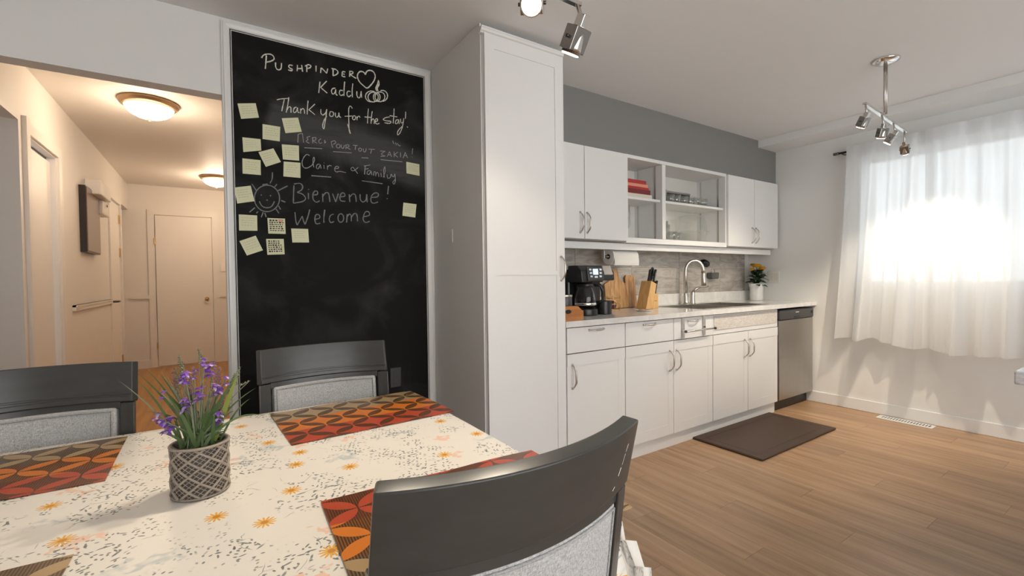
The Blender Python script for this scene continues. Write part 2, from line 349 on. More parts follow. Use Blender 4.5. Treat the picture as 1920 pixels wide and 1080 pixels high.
MAT['leaf'] = plain('grass_green', (.085, .14, .045), .5, noise=.35, nscale=25); MAT['leaf2'] = plain('grey_green', (.21, .24, .15), .6, noise=.3, nscale=40); MAT['leaf3'] = plain('lime_leaf', (.28, .34, .06), .5)
MAT['violet'] = plain('violet_petal', (.24, .09, .52), .6, noise=.4, nscale=70); MAT['lilac'] = plain('lilac_petal', (.55, .38, .66), .6, noise=.3, nscale=70); MAT['mauve'] = plain('mauve_bud', (.30, .17, .24), .6)
MAT['yellow'] = plain('yellow_petal', (.85, .46, .03), .6, noise=.2, nscale=60); MAT['dkleaf'] = plain('dark_leaf', (.025, .06, .02), .5, noise=.3, nscale=40)
MAT['soil'] = plain('moss_soil', (.03, .028, .02), .9)
MAT['outlet'] = plain('outlet_plastic', (.74, .74, .71), .35)
MAT['bluescr'] = emis('blue_display', (.45, .55, 1.0), 1.2)
MAT['brownbox'] = plain('dark_brown_frame', (.02, .012, .008), .35); MAT['browng'] = plain('bronze_panel', (.20, .13, .09), .2)
MAT['red'] = plain('red_cover', (.45, .03, .03), .45); MAT['maroon'] = plain('maroon_cover', (.20, .02, .02), .5); MAT['peach'] = plain('pale_red_cover', (.75, .30, .20), .5); MAT['cream'] = plain('cream_pages', (.72, .68, .58), .8)
MAT['greyroom'] = plain('grey_room_paint', (.42, .41, .39), .7)
MAT['paper'] = plain('paper_towel', (.82, .80, .76), .9, bump=.2, bscale=150)
MAT['gold'] = plain('gold_wire', (.7, .48, .22), .25, 1)
MAT['fruit'] = plain('dark_red_fruit', (.10, .02, .015), .35)
# ================================================================== THE SETTING
XW, YB, ZC = 4.635, 2.60, 2.44          # window wall, back wall, ceiling
XL, YF = -2.3, -2.4                     # unseen ends of the room
SOF = 2.32                              # face of the grey soffit
# floor with laminate planks
flo = struct('floor', B().box(XL, XW, YF, YB+.08, -.05, -.012), MAT['grout'], 'light oak laminate floor of the kitchen and dining area', 'floor')
PW, PL = .152, 1.24
full = None; k = 0; x = XL
while x < XW-.01:
    w = min(PW, XW-x); y = YF - (k*.47) % PL
    while y < YB+.08:
        y0, y1 = max(y, YF), min(y+PL, YB+.08)
        if y1-y0 > .02:
            if full is not None and abs(y1-y0-PL) < 1e-4 and abs(w-PW) < 1e-4:
                o = bpy.data.objects.new('plank', full); COL.objects.link(o)
            else:
                o = B().box(.0005, w-.0005, .0005, y1-y0-.0005, 0, .012).build('plank', MAT['floor'], world=False)
                if abs(y1-y0-PL) < 1e-4 and abs(w-PW) < 1e-4: full = o.data
            o.parent = flo; o.location = Vector((x, y0, -.012)) - flo.location
        y += PL
    x += PW; k += 1
struct('ceiling', B().box(XL, XW+.1, YF, YB+.08, ZC, ZC+.1), MAT['ceil'], 'flat white painted ceiling over kitchen and table', 'ceiling')
# window wall with opening
WY0, WY1, WZ0, WZ1 = -.62, 1.66, 1.06, 2.16
b = B().box(XW, XW+.16, YF, WY0, 0, ZC).box(XW, XW+.16, WY1, YB+.1, 0, ZC).box(XW, XW+.16, WY0, WY1, 0, WZ0).box(XW, XW+.16, WY0, WY1, WZ1, ZC)
struct('wall_right', b, MAT['wall'], 'white window wall at the right end of the kitchen', 'wall')
struct('trim_1', B().box(4.315, XW, YF, SOF, 2.373, ZC), MAT['ceil'], 'boxed white ceiling beam running above the curtain', 'beam')
struct('baseboard_right', B().box(XW-.014, XW, YF, 2.04, 0, .098), MAT['trim'], 'white baseboard below the curtained window', 'baseboard', .004)
# window
win = tag(thing('window_1', 'white framed window glowing behind the sheer curtain', 'window', (XW+.08, (WY0+WY1)/2, WZ0)), kind='structure')
b = B().box(XW+.05, XW+.11, WY0, WY1, WZ0, WZ0+.05).box(XW+.05, XW+.11, WY0, WY1, WZ1-.05, WZ1).box(XW+.05, XW+.11, WY0, WY0+.05, WZ0+.05, WZ1-.05).box(XW+.05, XW+.11, WY1-.05, WY1, WZ0+.05, WZ1-.05)
b.build('window_frame', MAT['trim'], win)
B().box(XW+.055, XW+.105, .46, .52, WZ0+.05, WZ1-.05).build('mullion', MAT['trim'], win)
for ya, yb in ((WY0+.05, .46), (.52, WY1-.05)): B().box(XW+.076, XW+.082, ya, yb, WZ0+.05, WZ1-.05).build('pane', MAT['glass'], win)
B().box(XW-.02, XW+.05, WY0, WY1, WZ0-.02, WZ0+.008).build('window_sill', MAT['trim'], win)
# back walls: kitchen wall behind the counter, board wall, header over the hall opening
HX0, HX1, HZ = -1.02, .056, 2.07
kw = struct('wall_back', B().box(1.14, XW+.1, YB, YB+.09, 0, ZC), MAT['wall'], 'back wall of the kitchen behind counter and cabinets', 'wall')
struct('trim_2', B().box(1.66, XW, SOF, YB, 2.06, ZC), MAT['grey'], 'grey painted soffit above the upper cabinets', 'soffit')
b = B().box(HX1, 1.14, YB, YB+.09, 0, ZC).box(HX0, HX1, YB, YB+.085, HZ, ZC).box(XL, HX0, YB, YB+.09, 0, ZC)
struct('wall_front', b, MAT['wall'], 'white wall with the open hallway entrance and chalkboard', 'wall')
struct('wall_left', B().box(XL-.1, XL, YF, YB, 0, ZC), MAT['wall'], 'plain white side wall beyond the table', 'wall')
struct('wall_near', B().box(XL-.1, XW+.1, YF-.1, YF, 0, ZC), MAT['wall'], 'plain white wall on the living side', 'wall')
# backsplash tiles (children of the kitchen wall)
xs = [1.66, 2.27, 2.88, 3.50, 4.12, 4.43, 4.56]
for (z0, z1) in ((.945, 1.250), (1.253, 1.43)):
    for i in range(6):
        B().box(xs[i]+.0015, xs[i+1]-.0015, YB-.010, YB, z0, z1).build('tile', MAT['tile'], kw, bevel=.001, seg=1)
# ------------------------------------------------------------------ hallway
HXL, HYF, HZC, HXR = -.94, 8.0, 2.52, .42
struct('floor_hall', B().box(HXL-.8, HXR, YB+.08, HYF, -.05, -.001), MAT['hallfloor'], 'orange varnished wooden floor of the hallway', 'floor')
struct('ceiling_hall', B().box(HXL-.8, HXR+.1, YB+.085, HYF+.1, HZC, HZC+.08), MAT['hall'], 'cream hallway ceiling lit by two dome lamps', 'ceiling')
CY0, CY1, CZ = 4.00, 4.62, 2.09         # closet opening
OY0, OY1, OZ = 2.85, 3.79, 2.13         # opening to the grey room
b = B().box(HXL-.1, HXL, YB+.09, OY0, 0, HZC).box(HXL-.1, HXL, OY0, OY1, OZ, HZC).box(HXL-.1, HXL, OY1, CY0, 0, HZC)
b.box(HXL-.1, HXL, CY0, CY1, CZ, HZC).box(HXL-.1, HXL, CY1, 6.62, 0, HZC).box(HXL-.1, HXL, 6.62, 7.30, 2.13, HZC).box(HXL-.1, HXL, 7.30, 7.42, 0, HZC).box(HXL-.1, HXL, 7.42, HYF, 2.17, HZC)
struct('wall_hall_left', b, MAT['hall'], 'cream left wall of the hallway with closet and doors', 'wall')
struct('wall_hall_far', B().box(HXL-.8, HXR+.1, HYF, HYF+.1, 0, HZC), MAT['hall'], 'cream end wall of the hallway', 'wall')
struct('wall_hall_right', B().box(HXR, HXR+.1, YB+.09, HYF, 0, HZC), MAT['hall'], 'cream right wall of the hallway behind the chalkboard', 'wall')
b = B().box(-2.0, -1.9, 2.70, 3.98, 0, HZC).box(-1.9, HXL-.1, 2.70, 2.78, 0, HZC).box(-1.9, HXL-.1, 3.90, 3.98, 0, HZC)
struct('wall_side_room', b, MAT['greyroom'], 'grey wall of the room left of the hallway', 'wall')
b = B().box(HXL-.8, HXL-.72, 7.42, HYF, 0, HZC).box(HXL-.72, HXL-.1, 7.34, 7.42, 0, HZC)
struct('wall_hall_recess', b, MAT['hall'], 'cream recess at the far left end of the hallway', 'wall')
# casings
b = B().box(HXL, HXL+.016, OY1, OY1+.03, 0, OZ+.03).box(HXL, HXL+.016, OY0, OY1, OZ, OZ+.03)
struct('trim_3', b, MAT['halldoor'], 'cream casing around the opening to the grey room', 'casing')
b = B().box(HXL, HXL+.022, CY0-.085, CY0-.02, 0, CZ+.10).box(HXL, HXL+.016, CY1+.01, CY1+.09, 0, CZ+.08).box(HXL, HXL+.016, CY0-.02, CY1+.01, CZ+.01, CZ+.08)
struct('trim_4', b, MAT['halldoor'], 'cream casing around the sliding closet door', 'casing')
struct('baseboard_hall', B().box(HXL, HXR, HYF-.016, HYF, 0, .11), MAT['halldoor'], 'cream baseboard along the hallway end wall', 'baseboard')
b = B().box(HXL, HXL+.022, CY1+.34, 6.56, .955, 1.0).box(HXL, HXL+.03, CY1+.34, 6.56, .985, 1.0)
struct('trim_5', b, MAT['halldoor'], 'cream chair rail on the left hallway wall', 'rail')
b = B().box(HXL, -.69, HYF-.022, HYF, .955, 1.0).box(.08, HXR, HYF-.022, HYF, .955, 1.0)
struct('trim_6', b, MAT['halldoor'], 'cream chair rail on the hallway end wall', 'rail')
# closet door, side door and end door
d = tag(thing('door_1', 'cream sliding closet door with a dark gap on top', 'door', (HXL-.05, (CY0+CY1)/2, 0)), kind='structure')
B().box(HXL-.055, HXL-.03, CY0, CY1-.012, .01, CZ-.035).build('door_panel', MAT['halldoor'], d)
B().box(HXL-.09, HXL-.05, CY0, CY1, CZ-.012, CZ).build('track', MAT['darkmetal'], d)
def knob(p, parent, dirv, mat):
    p = Vector(p); dv = Vector(dirv)
    B().tube([p, p+dv*.012, p+dv*.014, p+dv*.03, p+dv*.034, p+dv*.05, p+dv*.058], [.026, .026, .010, .010, .020, .024, .012], 12).build('knob', mat, parent, smooth=True)
d = tag(thing('door_2', 'cream door with a dark lever in the left hallway wall', 'door', (HXL-.02, 6.96, 0)), kind='structure')
B().box(HXL-.04, HXL-.004, 6.625, 7.295, .01, 2.12).build('door_panel', MAT['halldoor'], d, bevel=.004)
B().box(HXL, HXL+.016, 7.30, 7.36, 0, 2.19).box(HXL, HXL+.016, 6.56, 6.62, 0, 2.19).box(HXL, HXL+.016, 6.62, 7.30, 2.13, 2.19).build('casing', MAT['halldoor'], d)
for z in (.25, 1.55, 1.95): B().box(HXL-.004, HXL+.006, 7.24, 7.30, z-.05, z+.05).build('hinge', MAT['brass'], d)
b = B(); b.tube([(HXL-.004, 6.68, .97), (HXL+.05, 6.68, .97)], .012, 10).tube([(HXL+.05, 6.67, .97), (HXL+.052, 6.78, .97)], .010, 10); b.build('lever', MAT['darkmetal'], d, smooth=True)
d = tag(thing('door_3', 'plain cream door with a brass knob at the hallway end', 'door', (-.325, HYF-.02, 0)), kind='structure')
B().box(-.652, -.0, HYF-.030, HYF-.004, .012, 2.11).build('door_panel', MAT['halldoor'], d, bevel=.006)
B().box(-.735, -.66, HYF-.018, HYF, 0, 2.19).box(.008, .08, HYF-.018, HYF, 0, 2.19).box(-.66, .008, HYF-.018, HYF, 2.118, 2.19).build('casing', MAT['halldoor'], d)
knob((-.075, HYF-.03, .935), d, (0, -1, 0), MAT['brass'])
for z in (.3, 1.75): B().box(-.664, -.648, HYF-.036, HYF-.028, z-.045, z+.045).build('hinge', MAT['brass'], d)
d = tag(thing('door_4', 'cream door with a brass knob in the far left recess', 'door', (HXL-.02, 7.72, 0)), kind='structure')
B().box(HXL-.32, HXL-.28, 7.43, 7.985, .01, 2.15).build('door_panel', MAT['halldoor'], d)
knob((HXL-.28, 7.50, .935), d, (1, 0, 0), MAT['brass'])
# hall lamps
def dome_lamp(loc, label, e):
    t = thing('ceiling_dome_lamp', label, 'lamp', loc, 0, 'hallway dome lamps')
    B().lathe([(0, 0), (.185, 0), (.185, -.012), (.175, -.03), (.150, -.045), (0.15, -.04)], n=40).build('metal_rim', MAT['nickel'] if 0 else MAT['brim'], t, world=False, smooth=True)
    B().lathe([(.150, -.042), (.142, -.065), (.118, -.09), (.08, -.11), (.04, -.121), (0, -.124)], n=40).build('glass_dome', MAT['dome'], t, world=False, smooth=True)
    B().lathe([(0, -.122), (.008, -.123), (.013, -.130), (.008, -.138), (0, -.141)], n=14).build('finial', MAT['brass'], t, world=False, smooth=True)
    l = bpy.data.lights.new('dome_bulb', 'POINT'); l.energy = e; l.color = (1, .79, .58); l.shadow_soft_size = .12
    o = bpy.data.objects.new('dome_bulb', l); COL.objects.link(o); o.parent = t; o.location = (0, 0, -.20)
MAT['brim'] = plain('antique_bronze', (.42, .27, .15), .35, .6)
dome_lamp((-.367, 4.34, HZC), 'larger looking dome lamp in front on the hallway ceiling', HALL_E)
dome_lamp((.068, 6.98, HZC), 'dome lamp at the far end of the hallway ceiling', HALL_E)
# wall boxes in the hall
t = thing('wall_cabinet', 'dark brown shallow wall box on the hallway wall', 'wall box', (HXL, 5.55, 1.45))
def hall(px, py, X): return on_x(px, py, X)
BX = HXL+.045
y0 = hall(162, 410, BX).y; y1 = hall(186.5, 410, BX).y
z0 = hall(163, 472, BX).z; z1 = hall(163, 349, BX).z
B().box(HXL, BX, y0, y1, z0, z1).build('body', MAT['brownbox'], t)
B().box(BX, BX+.006, y0+.012, y1-.02, z0+.012, z1-.012).build('front_panel', MAT['browng'], t)
p0 = hall(186, 372, HXL+.07); p1 = hall(209, 343, HXL+.07)
t = thing('door_chime', 'white door chime box high on the hallway wall', 'chime', (HXL, (p0.y+p1.y)/2, 1.9))
DX = HXL+.11; ca = hall(189, 360, DX); cb = hall(208, 360, DX); B().box(HXL, DX, ca.y, cb.y, hall(196, 370, DX).z, hall(196, 344, DX).z).build('cover', MAT['halldoor'], t, bevel=.01)
t = thing('motion_sensor', 'slim white sensor with a dark eye under the chime', 'sensor', (HXL, 6.15, 1.74))
DS = HXL+.075; sa = hall(194, 390, DS).y; sb = hall(205, 390, DS).y; sz0 = hall(198, 404, DS).z; sz1 = hall(196, 370, DX).z-.004; B().box(HXL, DS, sa, sb, sz0, sz1).build('housing', MAT['halldoor'], t, bevel=.012)
B().lathe([(0, .056), (.012, .054), (.016, .05)], (HXL+.03, (sa+sb)/2, sz1-.035), 12, 'x').build('eye', MAT['blackp'], t, smooth=True)
tag(B().box(.105, .165, HYF-.012, HYF, 1.33, 1.45).build('light_switch', MAT['halldoor'], bevel=.003), 'cream light switch right of the hallway end door', 'switch')
# floor vent
t = thing('floor_register', 'white slotted floor vent below the curtain', 'vent', (4.56, 1.29, 0))
B().box(4.495, 4.60, 1.115, 1.465, 0, .004).build('flange', MAT['trim'], t, bevel=.0015)
B().box(4.52, 4.578, 1.135, 1.445, .0035, .0045).build('slot_bed', MAT['darkp'], t)
for i in range(17):
    y = 1.145 + i*.0181; B().box(4.52, 4.578, y, y+.009, .0035, .0058).build('louver', MAT['trim'], t)
# ================================================================== KITCHEN RUN
YD, YC, ZT, ZU = 1.985, 1.957, .925, .891    # door faces, counter front, counter top and underside
def pull(p, parent, vertical=True, L=.135, out=.03):
    """bow shaped cabinet pull with small flared feet; p = centre on the door face (facing -y)"""
    p = Vector(p); ax = Vector((0, 0, 1)) if vertical else Vector((1, 0, 0)); o = Vector((0, -1, 0))
    pts = []; rr = []
    for i in range(13):
        s = -1 + 2*i/12; a = 1 - s*s
        pts.append(p + ax*(s*L/2) + o*(.006 + out*min(1, a*1.25))); rr.append(.0036 + .0022*a if abs(s) > .25 else .0062)
    b = B().tube(pts, rr, 8)
    for s in (-1, 1): b.tube([p+ax*(s*L/2), p+ax*(s*L/2)+o*.004, p+ax*(s*L/2)+o*.010], [.0075, .0075, .004], 10)
    b.build('handle', MAT['nickel'], parent, smooth=True)
def shaker(parent, name, x0, x1, z0, z1, yf, rail=.07, stile=.055, flat=False, th=.019, label=None):
    if flat: o = B().box(x0, x1, yf, yf+th, z0, z1).build(name, MAT['cab'], parent, bevel=.0018)
    else:
        b = B().box(x0, x1, yf+.004, yf+th, z0, z1)
        b.box(x0, x1, yf, yf+.004, z1-rail, z1).box(x0, x1, yf+.0032, yf+.004, z0, z0+rail).box(x0, x0+stile, yf+.0032, yf+.004, z0+rail, z1-rail).box(x1-stile, x1, yf+.0032, yf+.004, z0+rail, z1-rail)
        o = b.build(name, MAT['cab'], parent)
    return o
def carcass(t, x0, x1, z0, z1, yb=YB-.012, yf=YD+.021, mat='cab', top=False):
    b = B().box(x0, x0+.016, yf, yb, z0, z1).box(x1-.016, x1, yf, yb, z0, z1).box(x0+.016, x1-.016, yf, yb, z0, z0+.016).box(x0+.016, x1-.016, yb-.006, yb, z0+.016, z1)
    if top: b.box(x0+.016, x1-.016, yf, yb-.006, z1-.016, z1)
    b.build('carcass', MAT[mat], t)
DZ0, DZ1, TK = .735, .883, .093
g = .0025
# unit A: drawer over one door
t = thing('base_cabinet', 'white base cabinet with one drawer and one door next to the pantry', 'cabinet', (1.91, 2.29, 0), 0, 'white base cabinets')
carcass(t, 1.668, 2.146, TK, ZU-.003)
o = shaker(t, 'drawer', 1.675, 2.146-g, DZ0+g, DZ1, YD, flat=True); pull((1.90, YD, .862), o, False, .115, .02)
o = shaker(t, 'door', 1.675, 2.146-g, TK+.004, DZ0-g, YD); pull((1.71, YD, .604), o)
# unit BC
t = thing('base_cabinet', 'white base cabinet with two drawers, two doors and a towel bar', 'cabinet', (2.61, 2.29, 0), 0, 'white base cabinets')
carcass(t, 2.148, 3.070, TK, ZU-.003)
o = shaker(t, 'drawer', 2.148+g, 2.619-g, DZ0+g, DZ1, YD, flat=True); pull((2.372, YD, .862), o, False, .115, .02)
o = shaker(t, 'drawer', 2.619+g, 3.070-g, DZ0+g, DZ1, YD, flat=True); pull((2.834, YD, .857), o, False, .115, .02)
o = shaker(t, 'door', 2.148+g, 2.619-g, TK+.004, DZ0-g, YD); pull((2.575, YD, .602), o)
o = shaker(t, 'door', 2.619+g, 3.070-g, TK+.004, DZ0-g, YD); pull((2.649, YD, .600), o)
tb = thing('towel_bar', 'steel over-the-drawer towel bar below the counter edge', 'towel bar', (2.83, YD-.03, .78))
B().tube([(2.685, YD-.05, .795), (3.02, YD-.05, .795)], .0065, 10).build('bar', MAT['chrome'], tb, smooth=True)
for x in (2.715, 2.955): B().box(x-.014, x+.014, YD-.008, YD-.005, .745, .886).box(x-.010, x+.010, YD-.050, YD-.006, .792, .798).build('strap', MAT['chrome'], tb)
for x in (2.683, 3.022): B().lathe([(0, -.006), (.009, -.006), (.010, 0), (.009, .006), (0, .006)], (x, YD-.05, .795), 12, 'x').build('end_cap', MAT['darkmetal'], tb, smooth=True)
# unit DE
t = thing('base_cabinet', 'white sink cabinet with a pearly mosaic strip over two doors', 'cabinet', (3.53, 2.29, 0), 0, 'white base cabinets')
carcass(t, 3.072, 3.998, TK, ZU-.003)
B().box(3.072+g, 3.996, YD+.004, YD+.022, DZ0+g, DZ1).build('strip_panel', MAT['cab'], t)
B().box(3.085, 3.985, YD, YD+.004, DZ0+.035, DZ1-.008).build('mosaic_strip', MAT['mosaic'], t)
o = shaker(t, 'door', 3.072+g, 3.541-g, TK+.004, DZ0-g, YD); pull((3.486, YD, .601), o)
o = shaker(t, 'door', 3.541+g, 3.996, TK+.004, DZ0-g, YD); pull((3.563, YD, .600), o)
tag(B().box(1.66, 3.996, 2.012, 2.03, 0, TK-.002).build('toe_kick', MAT['cab'], bevel=.002), 'long white toe kick board under the base cabinets', 'toe kick')
# dishwasher
t = thing('dishwasher', 'stainless steel dishwasher with a dark control strip by the window wall', 'dishwasher', (4.32, 2.28, 0))
B().box(4.012, 4.612, 2.02, 2.56, .10, .872).build('tub', MAT['darkp'], t)
B().box(4.012, 4.617, YD-.004, 2.019, .098, .783).build('door', MAT['steel'], t, bevel=.006)
B().box(4.012, 4.617, YD-.012, 2.019, .786, .872).build('control_panel', MAT['darkp'], t, bevel=.012, smooth=True)
B().box(4.25, 4.35, YD-.0135, YD-.010, .795, .812).build('latch_recess', MAT['blackp'], t)
b = B()
for i in range(7): b.box(4.28+i*.0085, 4.286+i*.0085, YD-.0128, YD-.0118, .842, .849)
b.build('brand_mark', MAT['whitep'], t)
B().lathe([(0, -.008), (.012, -.008), (.014, 0)], (4.575, YD-.011, .835), 16, 'y').build('dial', MAT['blackp'], t, smooth=True)
B().box(4.012, 4.612, 2.035, 2.05, .0, .098).build('kick_plate', MAT['blackp'], t)
# countertop with sink cut-out
SX0, SX1, SY0, SY1 = 3.06, 3.93, 2.05, 2.47
t = thing('countertop', 'long pale quartz countertop with a low upstand', 'countertop', (3.14, 2.28, ZU))
b = B().box(1.645, SX0, YC, YB-.012, ZU, ZT).box(SX1, XW-.002, YC, YB-.012, ZU, ZT).box(SX0, SX1, YC, SY0, ZU, ZT).box(SX0, SX1, SY1, YB-.012, ZU, ZT)
b.build('worktop', MAT['counter'], t)
B().box(1.66, XW-.002, YB-.030, YB-.012, ZT, 1.02).build('upstand', MAT['counter'], t, bevel=.002)
# sink
t = thing('kitchen_sink', 'double bowl stainless sink set into the countertop', 'sink', (3.5, 2.26, ZT-.18))
b = B(); e = .012; z = ZT+.003
for (a0, a1, c0, c1) in ((SX0-.018, SX1+.018, SY0-.018, SY0+e), (SX0-.018, SX1+.018, SY1-e, SY1+.018), (SX0-.018, SX0+e, SY0+e, SY1-e), (SX1-e, SX1+.018, SY0+e, SY1-e), (3.49, 3.52, SY0+e, SY1-e)): b.box(a0, a1, c0, c1, ZT+.0005, z)
b.build('rim', MAT['steel'], t, bevel=.002)
for (a0, a1) in ((SX0+e, 3.49), (3.52, SX1-e)):
    b = B(); c0, c1 = SY0+e, SY1-e; w = .003
    b.box(a0, a1, c0, c1, ZT-.17, ZT-.167).box(a0, a0+w, c0, c1, ZT-.167, z-.001).box(a1-w, a1, c0, c1, ZT-.167, z-.001).box(a0+w, a1-w, c0, c0+w, ZT-.167, z-.001).box(a0+w, a1-w, c1-w, c1, ZT-.167, z-.001)
    o = b.build('bowl', MAT['steel'], t); B().lathe([(0, .001), (.03, .002), (.038, .0)], ((a0+a1)/2, 2.26, ZT-.1665), 20).build('drain', MAT['chrome'], o, smooth=True)
# faucet
fx, fy = 3.47, 2.505
t = thing('kitchen_faucet', 'tall gooseneck brushed nickel faucet behind the sink', 'faucet', (fx, fy, ZT))
B().lathe([(0, 0), (.045, 0), (.045, .004), (.034, .010), (.026, .03), (.022, .07), (.0165, .09), (0.0165, .10)], (fx, fy, ZT), 24).build('base', MAT['nickel'], t, smooth=True)
pts = [(fx, fy, ZT+.08), (fx, fy, ZT+.27)]; rad = .075
for i in range(1, 15):
    a = math.pi*i/14*1.04; pts.append((fx+rad*.75*(1-math.cos(a)), fy-rad*.66*(1-math.cos(a)), ZT+.29+rad*1.25*math.sin(a)))
B().tube(pts, [.0165]*2+[.0155]*14, 14).build('spout', MAT['nickel'], t, smooth=True)
q = Vector(pts[-1]); B().tube([q+Vector((0, 0, .01)), q+Vector((.0, 0, -.03)), q+Vector((.002, -.002, -.085)), q+Vector((.003, -.003, -.115))], [.0165, .018, .0215, .020], 16).build('spray_head', MAT['nickel'], t, smooth=True)
lx = fx+.085
B().lathe([(0, 0), (.026, 0), (.024, .01), (.02, .05), (.021, .09), (.016, .11), (0, .115)], (lx, fy-.01, ZT), 18).build('valve', MAT['nickel'], t, smooth=True)
B().tube([(lx, fy-.01, ZT+.10), (lx+.02, fy-.03, ZT+.135), (lx+.06, fy-.05, ZT+.15), (lx+.115, fy-.07, ZT+.150), (lx+.135, fy-.075, ZT+.155)], [.014, .011, .008, .007, .006], 10).build('lever', MAT['nickel'], t, smooth=True)
# ------------------------------------------------------------------ wall cabinets
YU, UZ0, UZ1 = 2.288, 1.432, 2.056
def upper(label, x0, x1, split):
    t = thing('wall_cabinet', label, 'cabinet', ((x0+x1)/2, 2.45, UZ0), 0, 'white wall cabinets')
    carcass(t, x0, x1, UZ0, UZ1, yf=YU+.021, top=True)
    for (a0, a1, hx) in ((x0, split, split-.042), (split, x1, split+.02)):
        o = shaker(t, 'door', a0+g, a1-g, UZ0+.001, UZ1-.001, YU, flat=True); pull((hx, YU, 1.54), o, True, .135, .028)
upper('white two door wall cabinet beside the tall pantry', 1.66, 2.507, 2.095)
upper('white two door wall cabinet next to the window wall', 3.772, 4.612, 4.192)
t = thing('open_shelf_cabinet', 'open white wall cabinet with shelves holding books and glassware', 'shelf', (3.14, 2.45, UZ0))
OF = 2.305; ob = YB-.012
B().box(2.510, 2.530, OF, ob, UZ0-.01, 2.062).build('side_panel', MAT['cab'], t); B().box(3.752, 3.770, OF, ob, UZ0-.01, 2.062).build('side_panel', MAT['cab'], t)
B().box(2.912, 2.952, OF, ob, 1.462, 2.035).build('divider', MAT['cab'], t)
B().box(2.530, 3.752, OF, ob, 2.037, 2.062).build('top_panel', MAT['cab'], t); B().box(2.530, 3.752, OF, ob, UZ0-.01, 1.46).build('bottom_panel', MAT['cab'], t)
B().box(2.530, 3.752, ob-.006, ob, 1.46, 2.037).build('back_panel', MAT['cabin'], t)
SHZ = 1.765
B().box(2.531, 2.911, OF+.02, ob-.007, SHZ-.018, SHZ).build('shelf', MAT['cab'], t); B().box(2.953, 3.751, OF+.02, ob-.007, SHZ-.018, SHZ).build('shelf', MAT['cab'], t)
for (x, n) in ((2.909, -1), (3.749, -1), (2.532, 1), (2.954, 1)):
    for y in (OF+.06, ob-.05): B().box(x, x+.003, y, y+.014, 1.465, 2.03).build('shelf_track', MAT['nickel'], t)
for (x0, x1) in ((2.53, 2.91),):
    B().box(2.70, 2.712, ob-.009, ob-.0062, 1.55, 1.745).build('back_track', MAT['nickel'], t)
tag(B().box(1.66, 4.612, 2.36, 2.378, 1.372, UZ0-.012).build('light_valance', MAT['cab'], bevel=.002), 'long white valance board beneath the wall cabinets', 'valance')
# ------------------------------------------------------------------ tall pantry
PX0, PX1, PY = 1.128, 1.640, 1.955
t = thing('pantry_cabinet', 'tall white ceiling height pantry cabinet beside the chalkboard', 'cabinet', ((PX0+PX1)/2, 2.28, 0))
B().box(PX0+.010, PX1, PY+.021, YB-.001, 0, 2.385).build('carcass', MAT['cab'], t)
B().box(PX0+.004, PX0+.010, PY+.03, YB-.02, 0, ZC-.001).build('side_panel', MAT['wall'], t)
B().box(PX0+.010, PX1, PY+.05, YB-.001, 2.385, ZC-.001).build('top_filler', MAT['cab'], t)
b = B().box(PX0+.012, PX1-.002, PY+.005, PY+.02, .10, 2.384)
zz = [(.10, .20), (1.188, 1.21), (2.315, 2.384)]
for z0, z1 in zz: b.box(PX0+.012, PX1-.002, PY, PY+.005, z0, z1)
for (a, c) in ((.20, 1.188), (1.21, 2.315)): b.box(PX0+.012, 1.196, PY, PY+.005, a, c).box(1.580, PX1-.002, PY, PY+.005, a, c)
o = b.build('door', MAT['cab'], t); pull((1.611, PY, 1.223), o, True, .13, .03)
prof = [(0, 0), (0, .006), (-.008, .010), (-.012, .018), (-.016, .022), (-.016, .028), (.02, .028), (.02, 0)]
B().prism([(PX0-.008, PY+.004+dy, 2.380+dz) for dy, dz in prof], (PX1-PX0+.008, 0, 0)).build('crown_moulding', MAT['trim'], t)
B().box(PX0+.012, PX1, PY+.05, PY+.06, 0, .098).build('toe_board', MAT['cab'], t)
tag(B().box(PX0+.001, PX0+.004, 2.322, 2.350, 1.378, 1.452).build('wall_switch', MAT['whitep'], bevel=.001), 'narrow white switch plate on the side of the pantry', 'switch')
# ------------------------------------------------------------------ things on the counter
ZK = ZT+.0005
# tray with caddy
t = thing('wooden_tray', 'small wooden tray box with a hand hole at the left counter end', 'tray', (1.72, 2.13, ZK))
TX0, TX1, TY0, TY1 = 1.655, 1.80, 1.985, 2.30
pts = [(TX0, TY0, ZK), (TX1, TY0, ZK), (TX1, TY0, ZK+.055)]
for i in range(9):
    s = i/8; pts.append((TX1-.045*s-.004, TY0, ZK+.055+.028*(.5-.5*math.cos(math.pi*s))))
pts.append((TX0, TY0, ZK+.083))
B().prism(pts, (0, .010, 0)).build('end_panel', MAT['traywood'], t)
B().prism([(TX0+.03+.022*math.cos(a), TY0-.0006, ZK+.052+.012*math.sin(a)) for a in [2*math.pi*i/16 for i in range(16)]], (0, .0005, 0)).build('hand_hole', MAT['blackp'], t)
B().box(TX1-.010, TX1, TY0+.010, TY1, ZK, ZK+.055).build('side_panel', MAT['traywood'], t); B().box(TX0, TX0+.008, TY0+.010, TY1, ZK, ZK+.055).build('side_panel', MAT['traywood'], t)
B().box(TX0, TX1, TY1, TY1+.010, ZK, ZK+.083).build('end_panel', MAT['traywood'], t); B().box(TX0+.008, TX1-.010, TY0+.010, TY1, ZK, ZK+.006).build('base', MAT['traywood'], t)
t = thing('mesh_canister', 'dark mesh canister standing in the wooden tray', 'canister', (1.72, 2.06, ZK+.0065))
B().lathe([(0, 0), (.042, 0), (.045, .003), (.045, .135), (.043, .14), (.040, .135), (.040, .01), (0, .008)], (0, 0, 0), 24).build('cup', MAT['darkp'], t, world=False, smooth=True)
B().lathe([(.0455, .128), (.047, .131), (.047, .137), (.0455, .14)], (0, 0, 0), 24).build('rim_band', MAT['nickel'], t, world=False, smooth=True)
